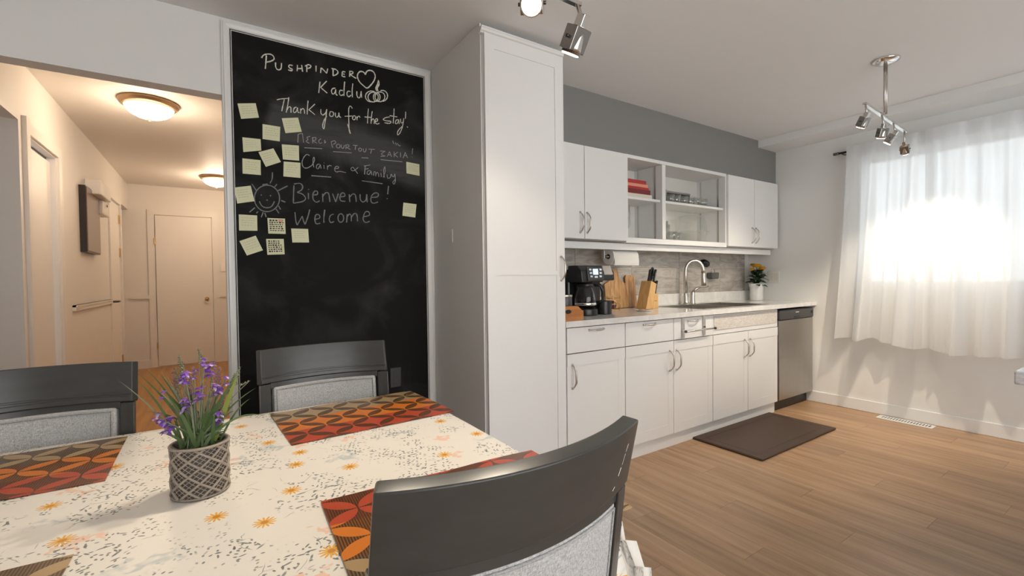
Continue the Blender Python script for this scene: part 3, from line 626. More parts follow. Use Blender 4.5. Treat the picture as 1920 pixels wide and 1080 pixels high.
# coffee maker
cx0, cx1, cy0, cy1 = 1.955, 2.255, 2.155, 2.50
t = thing('coffee_maker', 'black dual coffee maker with glass carafe and lit display', 'coffee maker', ((cx0+cx1)/2, 2.3, ZK))
B().box(cx0, cx1, cy0+.15, cy1, ZK, ZK+.30).build('rear_body', MAT['blackp'], t, bevel=.015)
b = B(); b.prism([(cx0, cy0+.01, ZK+.215), (cx0, cy0+.15, ZK+.215), (cx0, cy0+.15, ZK+.325), (cx0, cy0+.06, ZK+.325), (cx0, cy0+.02, ZK+.29)], (.185, 0, 0)); b.build('brew_head', MAT['blackp'], t, bevel=.006)
b = B(); b.prism([(cx0+.19, cy0+.02, ZK+.225), (cx0+.19, cy0+.15, ZK+.225), (cx0+.19, cy0+.15, ZK+.325), (cx0+.19, cy0+.07, ZK+.325), (cx0+.19, cy0+.025, ZK+.285)], (.11, 0, 0)); b.build('pod_head', MAT['blackp'], t, bevel=.008)
# sloped control panel
c = Vector((cx0+.115, cy0+.0125, ZK+.270)); n = Vector((0, -.985, .13)).normalized(); up = Vector((0, .13, .985)).normalized()
cp = B().obox(c-n*.002, (.068, 0, 0), n*.006, up*.048).build('control_panel', MAT['darkp'], t, bevel=.004)
B().obox(c+n*.005+up*.012, (.022, 0, 0), n*.001, up*.019).build('display', MAT['bluescr'], cp)
for dx in (-.045, .045):
    for k in range(3): B().obox(c+n*.005+Vector((dx*(1-.06*k), 0, 0))+up*(.026-.022*k), (.010, 0, 0), n*.0015, up*.006).build('button', MAT['chrome'], cp)
B().obox(c+n*.005-up*.022, (.014, 0, 0), n*.0015, up*.006).build('button', MAT['chrome'], cp)
B().obox((cx0+.245, cy0+.036, ZK+.292), (.040, 0, 0), Vector((0, .014, .030)), Vector((0, -.0055, .0025))).build('chrome_lid', plain('silver_plastic', (.60, .56, .51), .3, .3), t, bevel=.004)
B().lathe([(0, 0), (.078, 0), (.080, .006), (.080, .038), (.074, .045), (0, .045)], (cx0+.085, cy0+.075, ZK), 28).build('hot_plate', MAT['blackp'], t, smooth='auto')
B().lathe([(0, 0), (.05, 0), (.052, .004), (.052, .085), (.048, .09), (0, .09)], (cx0+.235, cy0+.06, ZK), 24).build('cup_stand', MAT['blackp'], t, smooth='auto')
cc = (cx0+.085, cy0+.075, ZK+.046)
car = B().lathe([(.050, 0), (.066, .006), (.074, .03), (.074, .06), (.066, .10), (.052, .135), (.050, .15)], cc, 28).build('carafe', MAT['smoke'], t, smooth=True)
B().lathe([(.051, .135), (.056, .137), (.056, .158), (.045, .168), (0, .170)], cc, 28).build('carafe_lid', MAT['blackp'], car, smooth=True)
B().lathe([(.0745, .02), (.0755, .022), (.0755, .034), (.0745, .036)], cc, 28).build('carafe_band', MAT['chrome'], car, smooth=True)
B().tube([(cc[0]+.045, cc[1]-.02, cc[2]+.15), (cc[0]+.085, cc[1]-.05, cc[2]+.148), (cc[0]+.100, cc[1]-.06, cc[2]+.11), (cc[0]+.098, cc[1]-.058, cc[2]+.05), (cc[0]+.070, cc[1]-.035, cc[2]+.03)], [.008, .011, .011, .010, .007], 10).build('carafe_handle', MAT['blackp'], car, smooth=True)
# cutting boards
t = thing('cutting_board', 'pale striped wooden cutting board leaning on the backsplash behind the coffee maker', 'cutting board', (2.66, 2.53, ZK+.0025), 0, 'wooden boards on the counter')
def leanboard(t, pts, th, lean, mat):
    b = B(); q = [(x, z*lean-.0, z) for x, z in pts]; b.prism(q, (0, th, -th*lean)); b.build('board', mat, t, world=False, bevel=.003)
leanboard(t, [(-.11, 0), (.11, 0), (.125, .03), (.12, .19), (.05, .225), (.035, .31), (-.035, .31), (-.05, .225), (-.12, .19), (-.125, .03)], .016, .13, MAT['wood'])
t = thing('cutting_board', 'darker plain wooden board leaning beside the knife block', 'cutting board', (2.842, 2.548, ZK+.0015), 0, 'wooden boards on the counter')
leanboard(t, [(-.06, 0), (.06, 0), (.05, .24), (.03, .26), (-.05, .26), (-.06, .24)], .014, .08, MAT['wood'])
# knife block
t = thing('knife_block', 'slanted bamboo knife block with black handled knives and scissors', 'knife block', (2.82, 2.37, ZK))
def kb(x, y, z): return Vector((2.765+x, 2.345+y, ZK+z))
kbpts = [kb(0, 0, 0), kb(.135, 0, 0), kb(.135, 0, .105), kb(.085, 0, .135), kb(.055, 0, .215), kb(.02, 0, .195)]
B().prism([kb(.0, 0, 0), kb(.075, 0, 0), kb(.125, 0, .19), kb(.065, 0, .215)], (0, .10, 0)).build('block', MAT['bamboo'], t, bevel=.003)
B().prism([kb(.076, 0, 0), kb(.145, 0, 0), kb(.145, 0, .115), kb(.107, 0, .115)], (0, .10, 0)).build('front_block', MAT['bamboo'], t, bevel=.003)
B().box(2.765+.100, 2.765+.125, 2.3444, 2.3449, ZK+.055, ZK+.062).build('stamp', MAT['traywood'], t)
dv = Vector((.25, -.02, .97)).normalized()
def handle_(p, L, r, loop=False):
    b = B()
    if loop:
        sd = Vector((.9, 0, -.25)).normalized()
        b.tube([p + dv*(L*.5 + L*.5*math.sin(a)) + sd*(.017*math.cos(a)) for a in [2*math.pi*i/18 for i in range(19)]], r, 8)
    else: b.tube([p-dv*.01, p, p+dv*L*.5, p+dv*L], [r*.7, r, r*.9, r*1.1], 8)
    b.build('knife_handle', MAT['blackp'], t, smooth=True)
handle_(kb(.085, .03, .205), .115, .006, True); handle_(kb(.105, .05, .200), .115, .006, True)
for i, (x, y, z) in enumerate(((.120, .03, .19), (.118, .06, .19), (.122, .085, .19))): handle_(kb(x, y, z), .115, .009)
for i in range(3): handle_(kb(.125+.004*(i % 2), .02+.03*i, .112), .105, .009)
handle_(kb(.134, .035, .112), .095, .0085); handle_(kb(.136, .065, .112), .10, .0085)
# wire stand with dark fruit, spoon rest
t = thing('wire_stand', 'small gold wire stand next to the coffee maker', 'stand', (2.40, 2.33, ZK))
b = B()
for zz in (.012, .055, .095): b.tube([(2.40+.055*math.cos(a), 2.33+.045*math.sin(a), ZK+zz) for a in [2*math.pi*i/20 for i in range(21)]], .0022, 6)
b.build('ring_frame', MAT['gold'], t, smooth=True)
for i in range(6):
    a = math.pi*i/3; B().tube([(2.40+.055*math.cos(a), 2.33+.045*math.sin(a), ZK), (2.40+.055*math.cos(a), 2.33+.045*math.sin(a), ZK+.11)], .002, 6).build('wire_leg', MAT['gold'], t, smooth=True)
tag(B().lathe([(0, 0), (.02, .002), (.032, .018), (.034, .034), (.026, .054), (.012, .062), (0, .060)], (2.385, 2.33, ZK+.016), 18).build('dark_fruit', MAT['fruit'], smooth=True), 'dark red fruit sitting in the gold wire stand', 'fruit')
t = thing('spoon_rest', 'little white spoon rest with a dark spoon on the counter', 'spoon rest', (2.60, 2.22, ZK))
B().lathe([(0, 0), (.05, 0), (.062, .008), (.058, .008), (.045, .004), (0, .004)], (0, 0, 0), 24).build('dish', MAT['whitep'], t, world=False, smooth=True)
B().tube([(-.05, .0, .010), (.0, .0, .008), (.06, -.01, .014)], [.009, .004, .004], 8).build('spoon', MAT['wood'], t, world=False, smooth=True)
# paper towel under the cabinets
t = thing('paper_towel_roll', 'white paper towel roll mounted under the wall cabinets', 'paper towel', (2.50, 2.44, 1.295))
PYY = 2.45; pa = on_y(1140, 482, PYY); pb = on_y(1188, 481, PYY); pz = 1.325
x0, x1 = pa.x, pa.x+.27
B().lathe([(.021, 0), (.058, 0), (.060, .003), (.060, x1-x0-.003), (.058, x1-x0), (.021, x1-x0), (.021, 0)], (x0, PYY, pz), 28, 'x').build('roll', MAT['paper'], t, smooth='auto')
B().lathe([(.0205, .001), (.0205, x1-x0-.001)], (x0, PYY, pz), 20, 'x').build('core', MAT['wood'], t, smooth=True)
B().tube([(x0-.05, PYY, pz), (x1+.03, PYY, pz)], .009, 10).build('spindle', MAT['darkmetal'], t, smooth=True)
for xx in (x0-.05, x1+.03): B().box(xx-.004, xx+.004, PYY-.014, PYY+.014, pz-.014, UZ0-.0115).build('bracket', MAT['nickel'], t)
B().grid(lambda u, v: (x0+.004+(x1-x0-.008)*u, PYY-.0602-.004*math.sin(v*3), pz-.01-.055*v), 6, 6).build('loose_sheet', MAT['paper'], t, solid=.001)
# suction holders on the tiles
p = on_y(1320, 494, 2.575)
t = thing('sponge_holder', 'black oval suction holder on the tiles above the sink', 'holder', (p.x, 2.585, p.z))
b = B(); b.tube([Vector((-.045, -.012, .012)), Vector((-.02, -.018, .008)), Vector((.02, -.020, -.004)), Vector((.05, -.014, -.014))], [.024, .033, .034, .022], 16); b.build('oval_pad', MAT['blackp'], t, world=False, smooth=True)
B().lathe([(0, 0.004), (.02, 0.004), (.022, -.006), (0, -.008)], (0, 0, 0), 16, 'y').build('suction_cup', MAT['darkp'], t, world=False, smooth=True)
p = on_y(1336, 517, 2.56)
t = thing('sink_caddy', 'grey sink caddy stuck to the tiles right of the faucet', 'holder', (p.x, 2.555, p.z-.03))
b = B(); b.prism([(-.05, -.03, .0), (.05, -.03, .0), (.058, -.03, .06), (-.058, -.03, .06)], (0, .06, 0)); b.build('cup', plain('grey_plastic', (.10, .10, .10), .5), t, world=False, bevel=.008)
B().tube([(-.03, 0, .06), (-.02, .0, .095), (.02, .0, .095), (.03, .0, .06)], .003, 6).build('handle', MAT['nickel'], t, world=False, smooth=True)
# outlet on window wall
q0, q1 = on_x(1442, 509, XW-.006), on_x(1456, 531, XW-.006)
t = thing('wall_outlet', 'white double outlet on the window wall behind the yellow flowers', 'outlet', (XW, 2.34, 1.10))
B().box(XW-.006, XW, 2.285, 2.395, 1.095, 1.215).build('plate', MAT['outlet'], t, bevel=.002)
for y in (2.315, 2.365): B().box(XW-.0075, XW-.0058, y-.017, y+.017, 1.12, 1.19).build('socket', MAT['cream'], t, bevel=.001)
# yellow flowers in a white pot
fp = (4.515, 2.445, ZK)
t = thing('yellow_flower_pot', 'yellow flowers with dark leaves in a white ribbed pot on the counter', 'plant', fp)
B().lathe([(0, 0), (.054, 0), (.058, .004), (.062, .13), (.069, .134), (.072, .165), (.066, .167), (.060, .145), (.054, .02), (0, .02)], (0, 0, 0), 28).build('pot', MAT['whitep'], t, world=False, smooth='auto')
B().lathe([(0, .152), (.061, .150)], (0, 0, 0), 20).build('soil', MAT['soil'], t, world=False)
def leafmesh(b, p, d, L, W, curl=.3, n=4):
    p = Vector(p); d = Vector(d).normalized(); s = d.cross(Vector((0, 0, 1)))
    if s.length < .05: s = Vector((1, 0, 0))
    s.normalize(); up = s.cross(d); L_ = []
    for i in range(n+1):
        u = i/n; w = W*math.sin(math.pi*min(.98, u*.9+.06)); c = p + d*(L*u) - up*(curl*L*u*u) if 0 else p + d*(L*u) + Vector((0, 0, -curl*L*u*u))
        L_ += [c - s*w, c + s*w]
    b.add(L_, [(2*i, 2*i+1, 2*i+3, 2*i+2) for i in range(n)])
rnd = random.Random(3)
for i in range(80):
    a = rnd.uniform(0, 6.28); e = rnd.uniform(-.1, 1.0); b = B()
    leafmesh(b, (.02*math.cos(a), .02*math.sin(a), .16+.12*rnd.random()), (math.cos(a), math.sin(a), e), rnd.uniform(.07, .105), rnd.uniform(.018, .028), .3)
    b.build('leaf', MAT['dkleaf'], t, world=False, smooth=True)
for (dx, dy, dz, r) in ((-.035, -.02, .325, .050), (.03, -.04, .305, .040), (-.085, .0, .295, .030), (.07, .02, .285, .028), (-.01, .03, .34, .035), (-.02, -.06, .295, .034)):
    fl = B()
    for k in range(3):
        for j in range(8):
            a = 2*math.pi*j/8+k*.35; leafmesh(fl, (dx, dy, dz+.004*k), (math.cos(a), math.sin(a), .25+.35*k), 1.2*r*(1-.22*k), r*.42, -.15, 3)
    fl.build('blossom', MAT['yellow'], t, world=False, smooth=True)
    B().tube([(dx*.3, dy*.3, .152), (dx*.8, dy*.8, dz-.05), (dx, dy, dz)], .002, 6).build('stem', MAT['dkleaf'], t, world=False)
# kitchen mat
t = thing('anti_fatigue_mat', 'dark brown rubber mat on the floor before the sink', 'mat', (3.385, 1.77, 0))
B().box(-.525, .525, -.255, .245, 0, .016).build('mat_body', MAT['kmat'], t, world=False, bevel=.012, seg=3)
b = B(); w = .004
for (a0, a1, c0, c1) in ((-.46, .46, -.19, -.186), (-.46, .46, .176, .18), (-.46, -.456, -.186, .176), (.456, .46, -.186, .176)): b.box(a0, a1, c0, c1, .0158, .0168)
b.build('border_line', MAT['kmat'], t, world=False)
# ------------------------------------------------------------------ contents of open shelf
def on_shelf(x, y): return Vector((x, y, SHZ+.0005))
z = SHZ+.0005
for i, (h, w, d, mat, lab) in enumerate(((.030, .30, .20, 'cream', 'cream edged book at the bottom of the red stack'), (.036, .28, .19, 'maroon', 'thick maroon book second from the bottom of the stack'), (.018, .275, .18, 'red', 'thin red book in the middle of the shelf stack'), (.022, .27, .185, 'peach', 'pale red book second from the top of the stack'), (.030, .25, .17, 'red', 'bright red book on top of the shelf stack'))):
    x1 = 2.836 - .012*i; t = thing('book', lab, 'book', (x1-w/2, 2.44, z), 0, 'stacked books on the upper shelf')
    B().box(-w/2, w/2, -d/2, d/2, 0, .003).box(-w/2, w/2, -d/2, d/2, h-.003, h).box(-w/2, w/2, -d/2, -d/2+.003, .003, h-.003).build('cover', MAT[mat], t, world=False)
    B().box(-w/2+.003, w/2-.003, -d/2+.003, d/2-.004, .003, h-.003).build('pages', MAT['cream'], t, world=False)
    z += h+.0003
def tumbler(x, y, zz, r, h, label, stem=False, group='glasses on the open shelf', cat='glass', name='drinking_glass'):
    if stem: prof = [(0, 0), (r*.9, 0), (r*.9, .003), (.005, .008), (.004, h*.42), (r*.6, h*.5), (r, h*.68), (r*.92, h), (r*.88, h), (r*.94, h*.68), (r*.5, h*.52), (0, h*.47)]
    else: prof = [(0, 0), (r*.85, 0), (r, h), (r*.95, h), (r*.8, .008), (0, .008)]
    o = B().lathe(prof, (x, y, zz), 20).build(name, MAT['glass'], smooth=True); return tag(o, label, cat, group)
zb = 1.4605
tumbler(2.60, 2.40, zb, .04, .25, 'tall stemmed glass leftmost in the lower left compartment', True)
tumbler(2.67, 2.46, zb, .038, .17, 'short stemmed glass in the lower left compartment', True)
tumbler(2.61, 2.50, zb, .035, .21, 'tall glass at the back of the lower left compartment')
tumbler(3.005, 2.37, zb, .036, .15, 'tall tumbler right of the shelf divider')
tumbler(3.03, 2.47, zb, .036, .15, 'tumbler behind the tall tumbler at the divider')
tumbler(3.10, 2.36, zb, .036, .075, 'low glass between tumbler and glass bowl, left one')
tumbler(3.175, 2.37, zb, .034, .07, 'low glass between tumbler and glass bowl, right one')
tumbler(3.14, 2.46, zb, .040, .14, 'glass behind the two low glasses')
o = B().lathe([(0, .003), (.10, 0), (.125, .01), (.145, .085), (.165, .09), (.165, .095), (.14, .094), (.12, .016), (0, .01)], (3.47, 2.44, zb), 32).squash(2.444, .80).build('glass_bowl', MAT['glass'], smooth=True); tag(o, 'wide clear glass baking bowl on the lower shelf', 'bowl')
o = B().lathe([(.155, .0), (.150, .004), (.145, .08), (.12, .125), (.06, .14), (0, .142)], (3.46, 2.44, zb+.097), 32).squash(2.444, .80).build('glass_cake_dome', MAT['glass'], smooth=True); tag(o, 'upturned glass bowl resting on the baking bowl', 'bowl')
t = thing('serving_tray', 'long grey tray lying at the back of the upper shelf', 'tray', (3.32, 2.53, SHZ+.0005))
B().box(-.33, .28, .02, .035, 0, .135).build('panel', MAT['darkp'], t, world=False); B().box(-.33, .28, .015, .04, .130, .145).build('edge', MAT['steel'], t, world=False)
for i, (x, y, r, h) in enumerate(((3.02, 2.40, .045, .10), (3.12, 2.40, .042, .07), (3.21, 2.41, .045, .075), (3.30, 2.40, .042, .07), (3.39, 2.41, .045, .075), (3.48, 2.40, .042, .065), (3.58, 2.41, .042, .06))):
    tumbler(x, y, SHZ+(.0125 if i > 4 else .0005), r, h, ['leftmost', 'second', 'third', 'middle', 'fifth', 'sixth', 'rightmost'][i]+' small glass dish from the left on the upper shelf', False, 'glass dishes on the upper shelf', 'dish', 'glass_dish')
o = B().box(3.436, 3.72, 2.35, 2.50, SHZ+.0005, SHZ+.012).build('mirror_tray', MAT['steel'], bevel=.004); tag(o, 'flat shiny tray at the right of the upper shelf', 'tray')
# ================================================================== DINING TABLE
TZ = .758; TX0, TX1, TY0, TY1 = -.78, .600, .600, 1.612
t = thing('dining_table', 'dining table with charcoal legs under the floral cloth', 'table', ((TX0+TX1)/2, (TY0+TY1)/2, 0))
B().box(TX0+.006, TX1-.006, TY0+.006, TY1-.006, TZ-.036, TZ-.003).build('tabletop', MAT['chair'], t, bevel=.003)
B().box(TX0+.06, TX1-.06, TY0+.06, TY0+.08, TZ-.12, TZ-.036).box(TX0+.06, TX1-.06, TY1-.08, TY1-.06, TZ-.12, TZ-.036).box(TX0+.06, TX0+.08, TY0+.08, TY1-.08, TZ-.12, TZ-.036).box(TX1-.08, TX1-.06, TY0+.08, TY1-.08, TZ-.12, TZ-.036).build('apron', MAT['chair'], t)
for x in (TX0+.028, TX1-.028):
    for y in (TY0+.028, TY1-.028): B().box(x-.020, x+.020, y-.020, y+.020, 0, TZ-.036).build('leg', MAT['chair'], t, bevel=.004)
# cloth: one sheet, flat on top, hanging in soft folds over the edges
def cloth_pt(x, y):                       # flat sheet coordinates -> draped position
    ox = max(0, x-TX1) or min(0, x-TX0); oy = max(0, y-TY1) or min(0, y-TY0)
    ex = min(max(x, TX0), TX1); ey = min(max(y, TY0), TY1)
    if ox == 0 and oy == 0: return (x, y, TZ)
    d = math.hypot(ox, oy) if (ox and oy) else abs(ox)+abs(oy)
    if ox and oy: drop = max(abs(ox), abs(oy)); corner = min(abs(ox), abs(oy))/drop
    else: drop = d; corner = 0
    s = x+y*1.3 if oy and not ox else y-x*.7
    fold = .012*math.sin(s*21+1.2)*min(1, drop/.15) + .007*math.sin(s*47)*min(1, drop/.2)
    r = min(drop, .008); out = .006*(1-math.exp(-drop/.006)) + drop*.10 + fold*.7
    out += corner*(.09*drop/.26)
    sx = (1 if ox > 0 else -1) if ox else 0; sy = (1 if oy > 0 else -1) if oy else 0
    ln = math.hypot(sx, sy)
    return (ex + sx/ln*out*(1.25 if corner else 1), ey + sy/ln*out*(1.25 if corner else 1), TZ - drop*.985 + .004*(1-min(1, drop/.01))*0)
HG = .235
def axis(a0, a1, n):
    L = [a0-HG, a0-HG*.75, a0-HG*.5, a0-HG*.3, a0-HG*.15, a0-.025, a0-.010, a0-.003, a0]
    m = [a0+(a1-a0)*i/n for i in range(1, n)]
    return L + m + [2*((a0+a1)/2)-v for v in L[::-1]]
AX = axis(TX0, TX1, 56); AY = axis(TY0, TY1, 44)
b = B(); nx = len(AX); b.add([cloth_pt(x, y) for y in AY for x in AX], [(j*nx+i, j*nx+i+1, (j+1)*nx+i+1, (j+1)*nx+i) for j in range(len(AY)-1) for i in range(nx-1)])
o = b.build('tablecloth', MAT['cloth'], smooth=True, solid=.0012); uvl = o.data.uv_layers.new(name='flat'); flat = [(x, y) for y in AY for x in AX]
for lp in o.data.loops: uvl.data[lp.index].uv = flat[lp.vertex_index]
tag(o, 'cream tablecloth printed with orange daisies and grey sprigs', 'tablecloth')
# placemats
def placemat(label, cx, cy, rz, mat, w=.455, d=.325, droop=0):
    def fn(u, v):
        x = (u-.5)*w; z = .0
        return ((x, (v-.5)*d, z + .0008*math.sin(x*30+v*4)), (0, 0, 1))
    o = B().slab(fn, 24, 10, .0016).build('placemat', mat, world=False, smooth=False); o.location = (cx, cy, TZ+.0032); o.rotation_euler = (0, 0, rz)
    return tag(o, label, 'placemat', 'petal pattern placemats')
placemat('petal pattern placemat with dark petals at the far right chair', .378, 1.427, R(180+3.0), MAT['mat2'], .462, .330)
placemat('petal pattern placemat with coloured petals at the far left chair', -.425, 1.415, R(180+.5), MAT['mat'])
placemat('striped woven petal placemat in front of the nearest chair', .386, .725, R(-2.2), MAT['mat'], .468, .325)
placemat('brown placemat partly cut off at the lower left picture edge', -.415, .778, R(179), MAT['mat'])
# ------------------------------------------------------------------ chairs
def make_chair():
    t = thing('dining_chair', 'charcoal dining chair', 'chair')
    W, S, ZTOP = .208, .050, .945; RC = .17
    ym = -.245                                 # back plane at the middle, top
    def yy(x, z): return ym + S*(x/W)**2 + min(ZTOP-z, .11)*.235 + max(0, .835-z)*.13
    def nrm(x): v = Vector((-2*S*x/W**2, 1, RC)); return v.normalized()
    def curved(name, x0, x1, z0, z1, th, mat, nu=20, nv=3, off=0, par=t, bev=.003):
        def fn(u, v):
            x = x0+(x1-x0)*u; z = z0+(z1-z0)*v; n = nrm(x); return (Vector((x, yy(x, z), z)) + n*off, n)
        return B().slab(fn, nu, nv, th).build(name, mat, par, world=False, bevel=bev, smooth=True)
    curved('top_rail', -W, W, .835, ZTOP, .027, MAT['chair'])
    curved('ridge', -W, W, .837, .850, .006, MAT['chair'], nv=1, off=.0155, bev=.002)
    curved('ridge', -W, W, .855, .861, .004, MAT['chair'], nv=1, off=.0145, bev=.0015)
    curved('upper_rail', -W+.030, W-.030, .816, .837, .020, MAT['chair'], nv=1)
    for sx in (-1, 1):                          # rear stiles run down as rear legs
        x0, x1 = (-W, -W+.034) if sx < 0 else (W-.034, W)
        def fn(u, v):
            x = x0+(x1-x0)*u
            if v > .45: z = .44+(.834-.44)*(v-.45)/.55; y = yy(x, z)
            else:
                z = .44*v/.45; y = yy(x, .44) - (.44-z)*.20*(1-z/.44*.35)
            return (Vector((x, y, z)), Vector((0, 1, .1)).normalized())
        B().slab(fn, 2, 20, .030).build('rear_leg', MAT['chair'], t, world=False, bevel=.003)
    pnl = curved('back_pad', -W+.038, W-.038, .535, .820, .026, MAT['fabric'], nv=6, bev=.006, off=.003)
    for sg in (1, -1):
        path = []
        xa, xb, za, zb = -W+.046, W-.046, .545, .811
        for i in range(17): path.append((xa+(xb-xa)*i/16, za))
        for i in range(1, 9): path.append((xb, za+(zb-za)*i/8))
        for i in range(1, 17): path.append((xb-(xb-xa)*i/16, zb))
        for i in range(1, 9): path.append((xa, zb-(zb-za)*i/8))
        B().tube([Vector((x, yy(x, z), z)) + nrm(x)*(.0135*sg+.003) for x, z in path], .0028, 6).build('piping', MAT['piping'], pnl, world=False, smooth=True)
    curved('lower_rail', -W+.034, W-.034, .500, .533, .020, MAT['chair'], nv=1)
    B().box(-.200, .200, -.165, .235, .445, .492).build('seat_pad', MAT['fabric'], t, world=False, bevel=.018, seg=3, smooth=True)
    B().box(-.195, .195, .205, .225, .375, .444).box(-.195, -.175, -.15, .205, .375, .444).box(.175, .195, -.15, .205, .375, .444).build('apron', MAT['chair'], t, world=False)
    for sx in (-1, 1):
        B().prism([(sx*.178-.019, .19, .444), (sx*.178+.019, .19, .444), (sx*.178+.019, .228, .444), (sx*.178-.019, .228, .444)], (0, 0, -.444)).build('front_leg', MAT['chair'], t, world=False, bevel=.003)
    return t
ch = make_chair(); ch['label'] = 'charcoal dining chair seen from behind in the right foreground'; ch['group'] = 'charcoal dining chairs'
ch.location = (.345, .467+.245-.013-.004, 0); ch.rotation_euler = (0, 0, R(1.5))
c2 = copy_tree(ch); c2['label'] = 'charcoal dining chair with beige pad before the chalkboard'; c2.location = (.322, 1.69-.245+.058, 0); c2.rotation_euler = (0, 0, R(180-1.2))
c3 = copy_tree(ch); c3['label'] = 'charcoal dining chair at the left edge in front of the hallway'; c3.location = (-.400, 1.69-.245+.058, 0); c3.rotation_euler = (0, 0, R(180))
# pale scratches on the near chair's rail
for (x, z0, z1) in ((.158, .868, .880), (.166, .884, .900), (.172, .903, .914), (.146, .848, .853)):
    yr = lambda x, z: -.245 + .050*(x/.208)**2 + min(.945-z, .11)*.235 - .0144
    B().add([(x-.0007, yr(x, z0), z0), (x+.0006, yr(x, z0), z0), (x+.006, yr(x+.005, z1), z1), (x+.0048, yr(x+.005, z1), z1)], [(0, 1, 2, 3)]).build('scratch', MAT['whitep'], ch, world=False, solid=.0006)
# ------------------------------------------------------------------ potted lavender
pc = Vector((-.028, 1.083, TZ+.0025))
t = thing('lavender_plant', 'artificial purple lavender and grass in a lattice pot on the table', 'plant', pc)
PR, PH = .0485, .098
B().lathe([(0, 0), (PR-.003, 0), (PR-.002, .003), (PR-.002, PH-.004), (PR, PH), (PR-.006, PH), (PR-.008, PH-.01), (PR-.008, PH-.02), (0, PH-.02)], (0, 0, 0), 36).build('pot', MAT['pot'], t, world=False, smooth='auto')
b = B()
def helix(n, turns, r, rad, z0=.002, z1=PH-.004):
    for s in (1, -1):
        for k in range(n):
            a0 = 2*math.pi*k/n
            b.tube([((PR+rad-.0025)*math.cos(a0+s*turns*2*math.pi*i/14), (PR+rad-.0025)*math.sin(a0+s*turns*2*math.pi*i/14), z0+(z1-z0)*i/14) for i in range(15)], r, 5)
helix(8, .40, .0026, .0016)
b.tube([(PR*math.cos(a), PR*math.sin(a), PH-.002) for a in [2*math.pi*i/40 for i in range(41)]], .0026, 6); b.tube([((PR-.001)*math.cos(a), (PR-.001)*math.sin(a), .002) for a in [2*math.pi*i/40 for i in range(41)]], .002, 6)
b.build('lattice_relief', MAT['potrib'], t, world=False, smooth=True)
b = B(); helix(24, .40, .0008, .0004); b.build('fine_lattice', MAT['potrib'], t, world=False, smooth=True)
B().lathe([(0, PH-.010), (PR-.009, PH-.012)], (0, 0, 0), 24).build('moss', MAT['soil'], t, world=False)
top = pc + Vector((0, 0, PH-.014))
vdir = Vector((pc.x, pc.y, 0)).normalized()         # horizontal direction away from the viewpoint
def pl(px, py, depth=0):                             # pixel -> point near the pot's own distance
    d = ray(px, py); D = (pc-CAM).dot(vdir)+depth; return CAM + d*(D/d.dot(vdir))
rnd = random.Random(11)
def bez(p0, p1, p2, n): return [p0*(1-s)**2 + p1*2*s*(1-s) + p2*s*s for s in [i/n for i in range(n+1)]]
def blade(base, tip, lift, W, mat, n=10, name='blade'):
    mid = (base+tip)/2 + Vector((0, 0, lift)); P = bez(base, mid, tip, n); b = B(); vs = []
    for i, p in enumerate(P):
        tdir = (P[min(i+1, n)]-P[max(i-1, 0)]).normalized(); s = tdir.cross(vdir).normalized()*.85 + vdir*rnd.uniform(.2, .5)
        w = W*(1-(i/n)**2.2)*(0.6+.4*min(1, i/2)); vs += [p-s*w, p+s*w]
    b.add(vs, [(2*i, 2*i+1, 2*i+3, 2*i+2) for i in range(n)]); return b.build(name, mat, t, smooth=True)
def rbase(px=None):
    a = rnd.uniform(0, 6.28); r = rnd.uniform(.0, .034); return top + Vector((r*math.cos(a), r*math.sin(a), 0))
for (px, py, lift, w) in ((220, 712, .02, .0016), (253, 697, .03, .0022), (254, 710, .03, .0024), (272, 690, .03, .0022), (270, 772, .035, .0018), (294, 812, .02, .0028), (297, 700, .03, .0030), (302, 728, .03, .0030), (315, 745, .03, .0034), (443, 706, .015, .0046), (481, 727, .03, .0018), (470, 747, .03, .0018), (497, 780, .055, .0022), (432, 805, .025, .0016), (432, 762, .03, .0030), (405, 745, .035, .0032), (312, 765, .06, .0030), (330, 740, .05, .0032), (352, 728, .045, .0036), (398, 770, .03, .0036), (420, 755, .03, .0026), (285, 665+60, .03, .0018), (440, 770, .03, .0024), (300, 650+45, .02, .0016)):
    blade(rbase(), pl(px, py, rnd.uniform(-.03, .03)), lift, w*1.35, MAT['leaf'] if w > .0017 else MAT['leaf2'])
blade(top+Vector((.02, 0, 0)), pl(447, 698, -.02), .005, .0070, MAT['leaf3'])
for i in range(60):
    x = rnd.uniform(318, 430); y = rnd.uniform(745, 820); blade(rbase(), pl(x, y, rnd.uniform(-.035, .035)), .015, rnd.uniform(.0022, .0040), MAT['leaf'], 7)
for i in range(30):
    x = rnd.uniform(305, 450); y = rnd.uniform(690, 770); blade(rbase(), pl(x, y, rnd.uniform(-.03, .03)), .02, rnd.uniform(.001, .002), MAT['leaf2'], 8, 'stalk')
def blossom(px, py, r, big, mat2='lilac', depth=None):
    c = pl(px, py, rnd.uniform(-.03, .01) if depth is None else depth); b = B(); b2 = B()
    for k in range(big):
        o = c + Vector((rnd.uniform(-1, 1)*r*.45, rnd.uniform(-1, 1)*r*.45, (k/(max(1, big-1))-.5)*r*1.7)); ang = rnd.uniform(0, 6.28)
        for j in range(6):
            a = ang+j*math.pi/3; d = Vector((math.cos(a), math.sin(a), rnd.uniform(-.6, .5)))
            (leafmesh(b, o, d, r*.85, r*.34, .35, 3) if j % 3 else leafmesh(b2, o, d, r*.9, r*.28, .3, 3))
    st = B().tube(bez(rbase(), (top+c)/2+Vector((0, 0, .015)), c, 6), .0009, 5).build('stalk', MAT['leaf2'], t)
    f = b.build('blossom', MAT['violet'], t, smooth=True); b2.build('petal_edge', MAT[mat2], f, smooth=True)
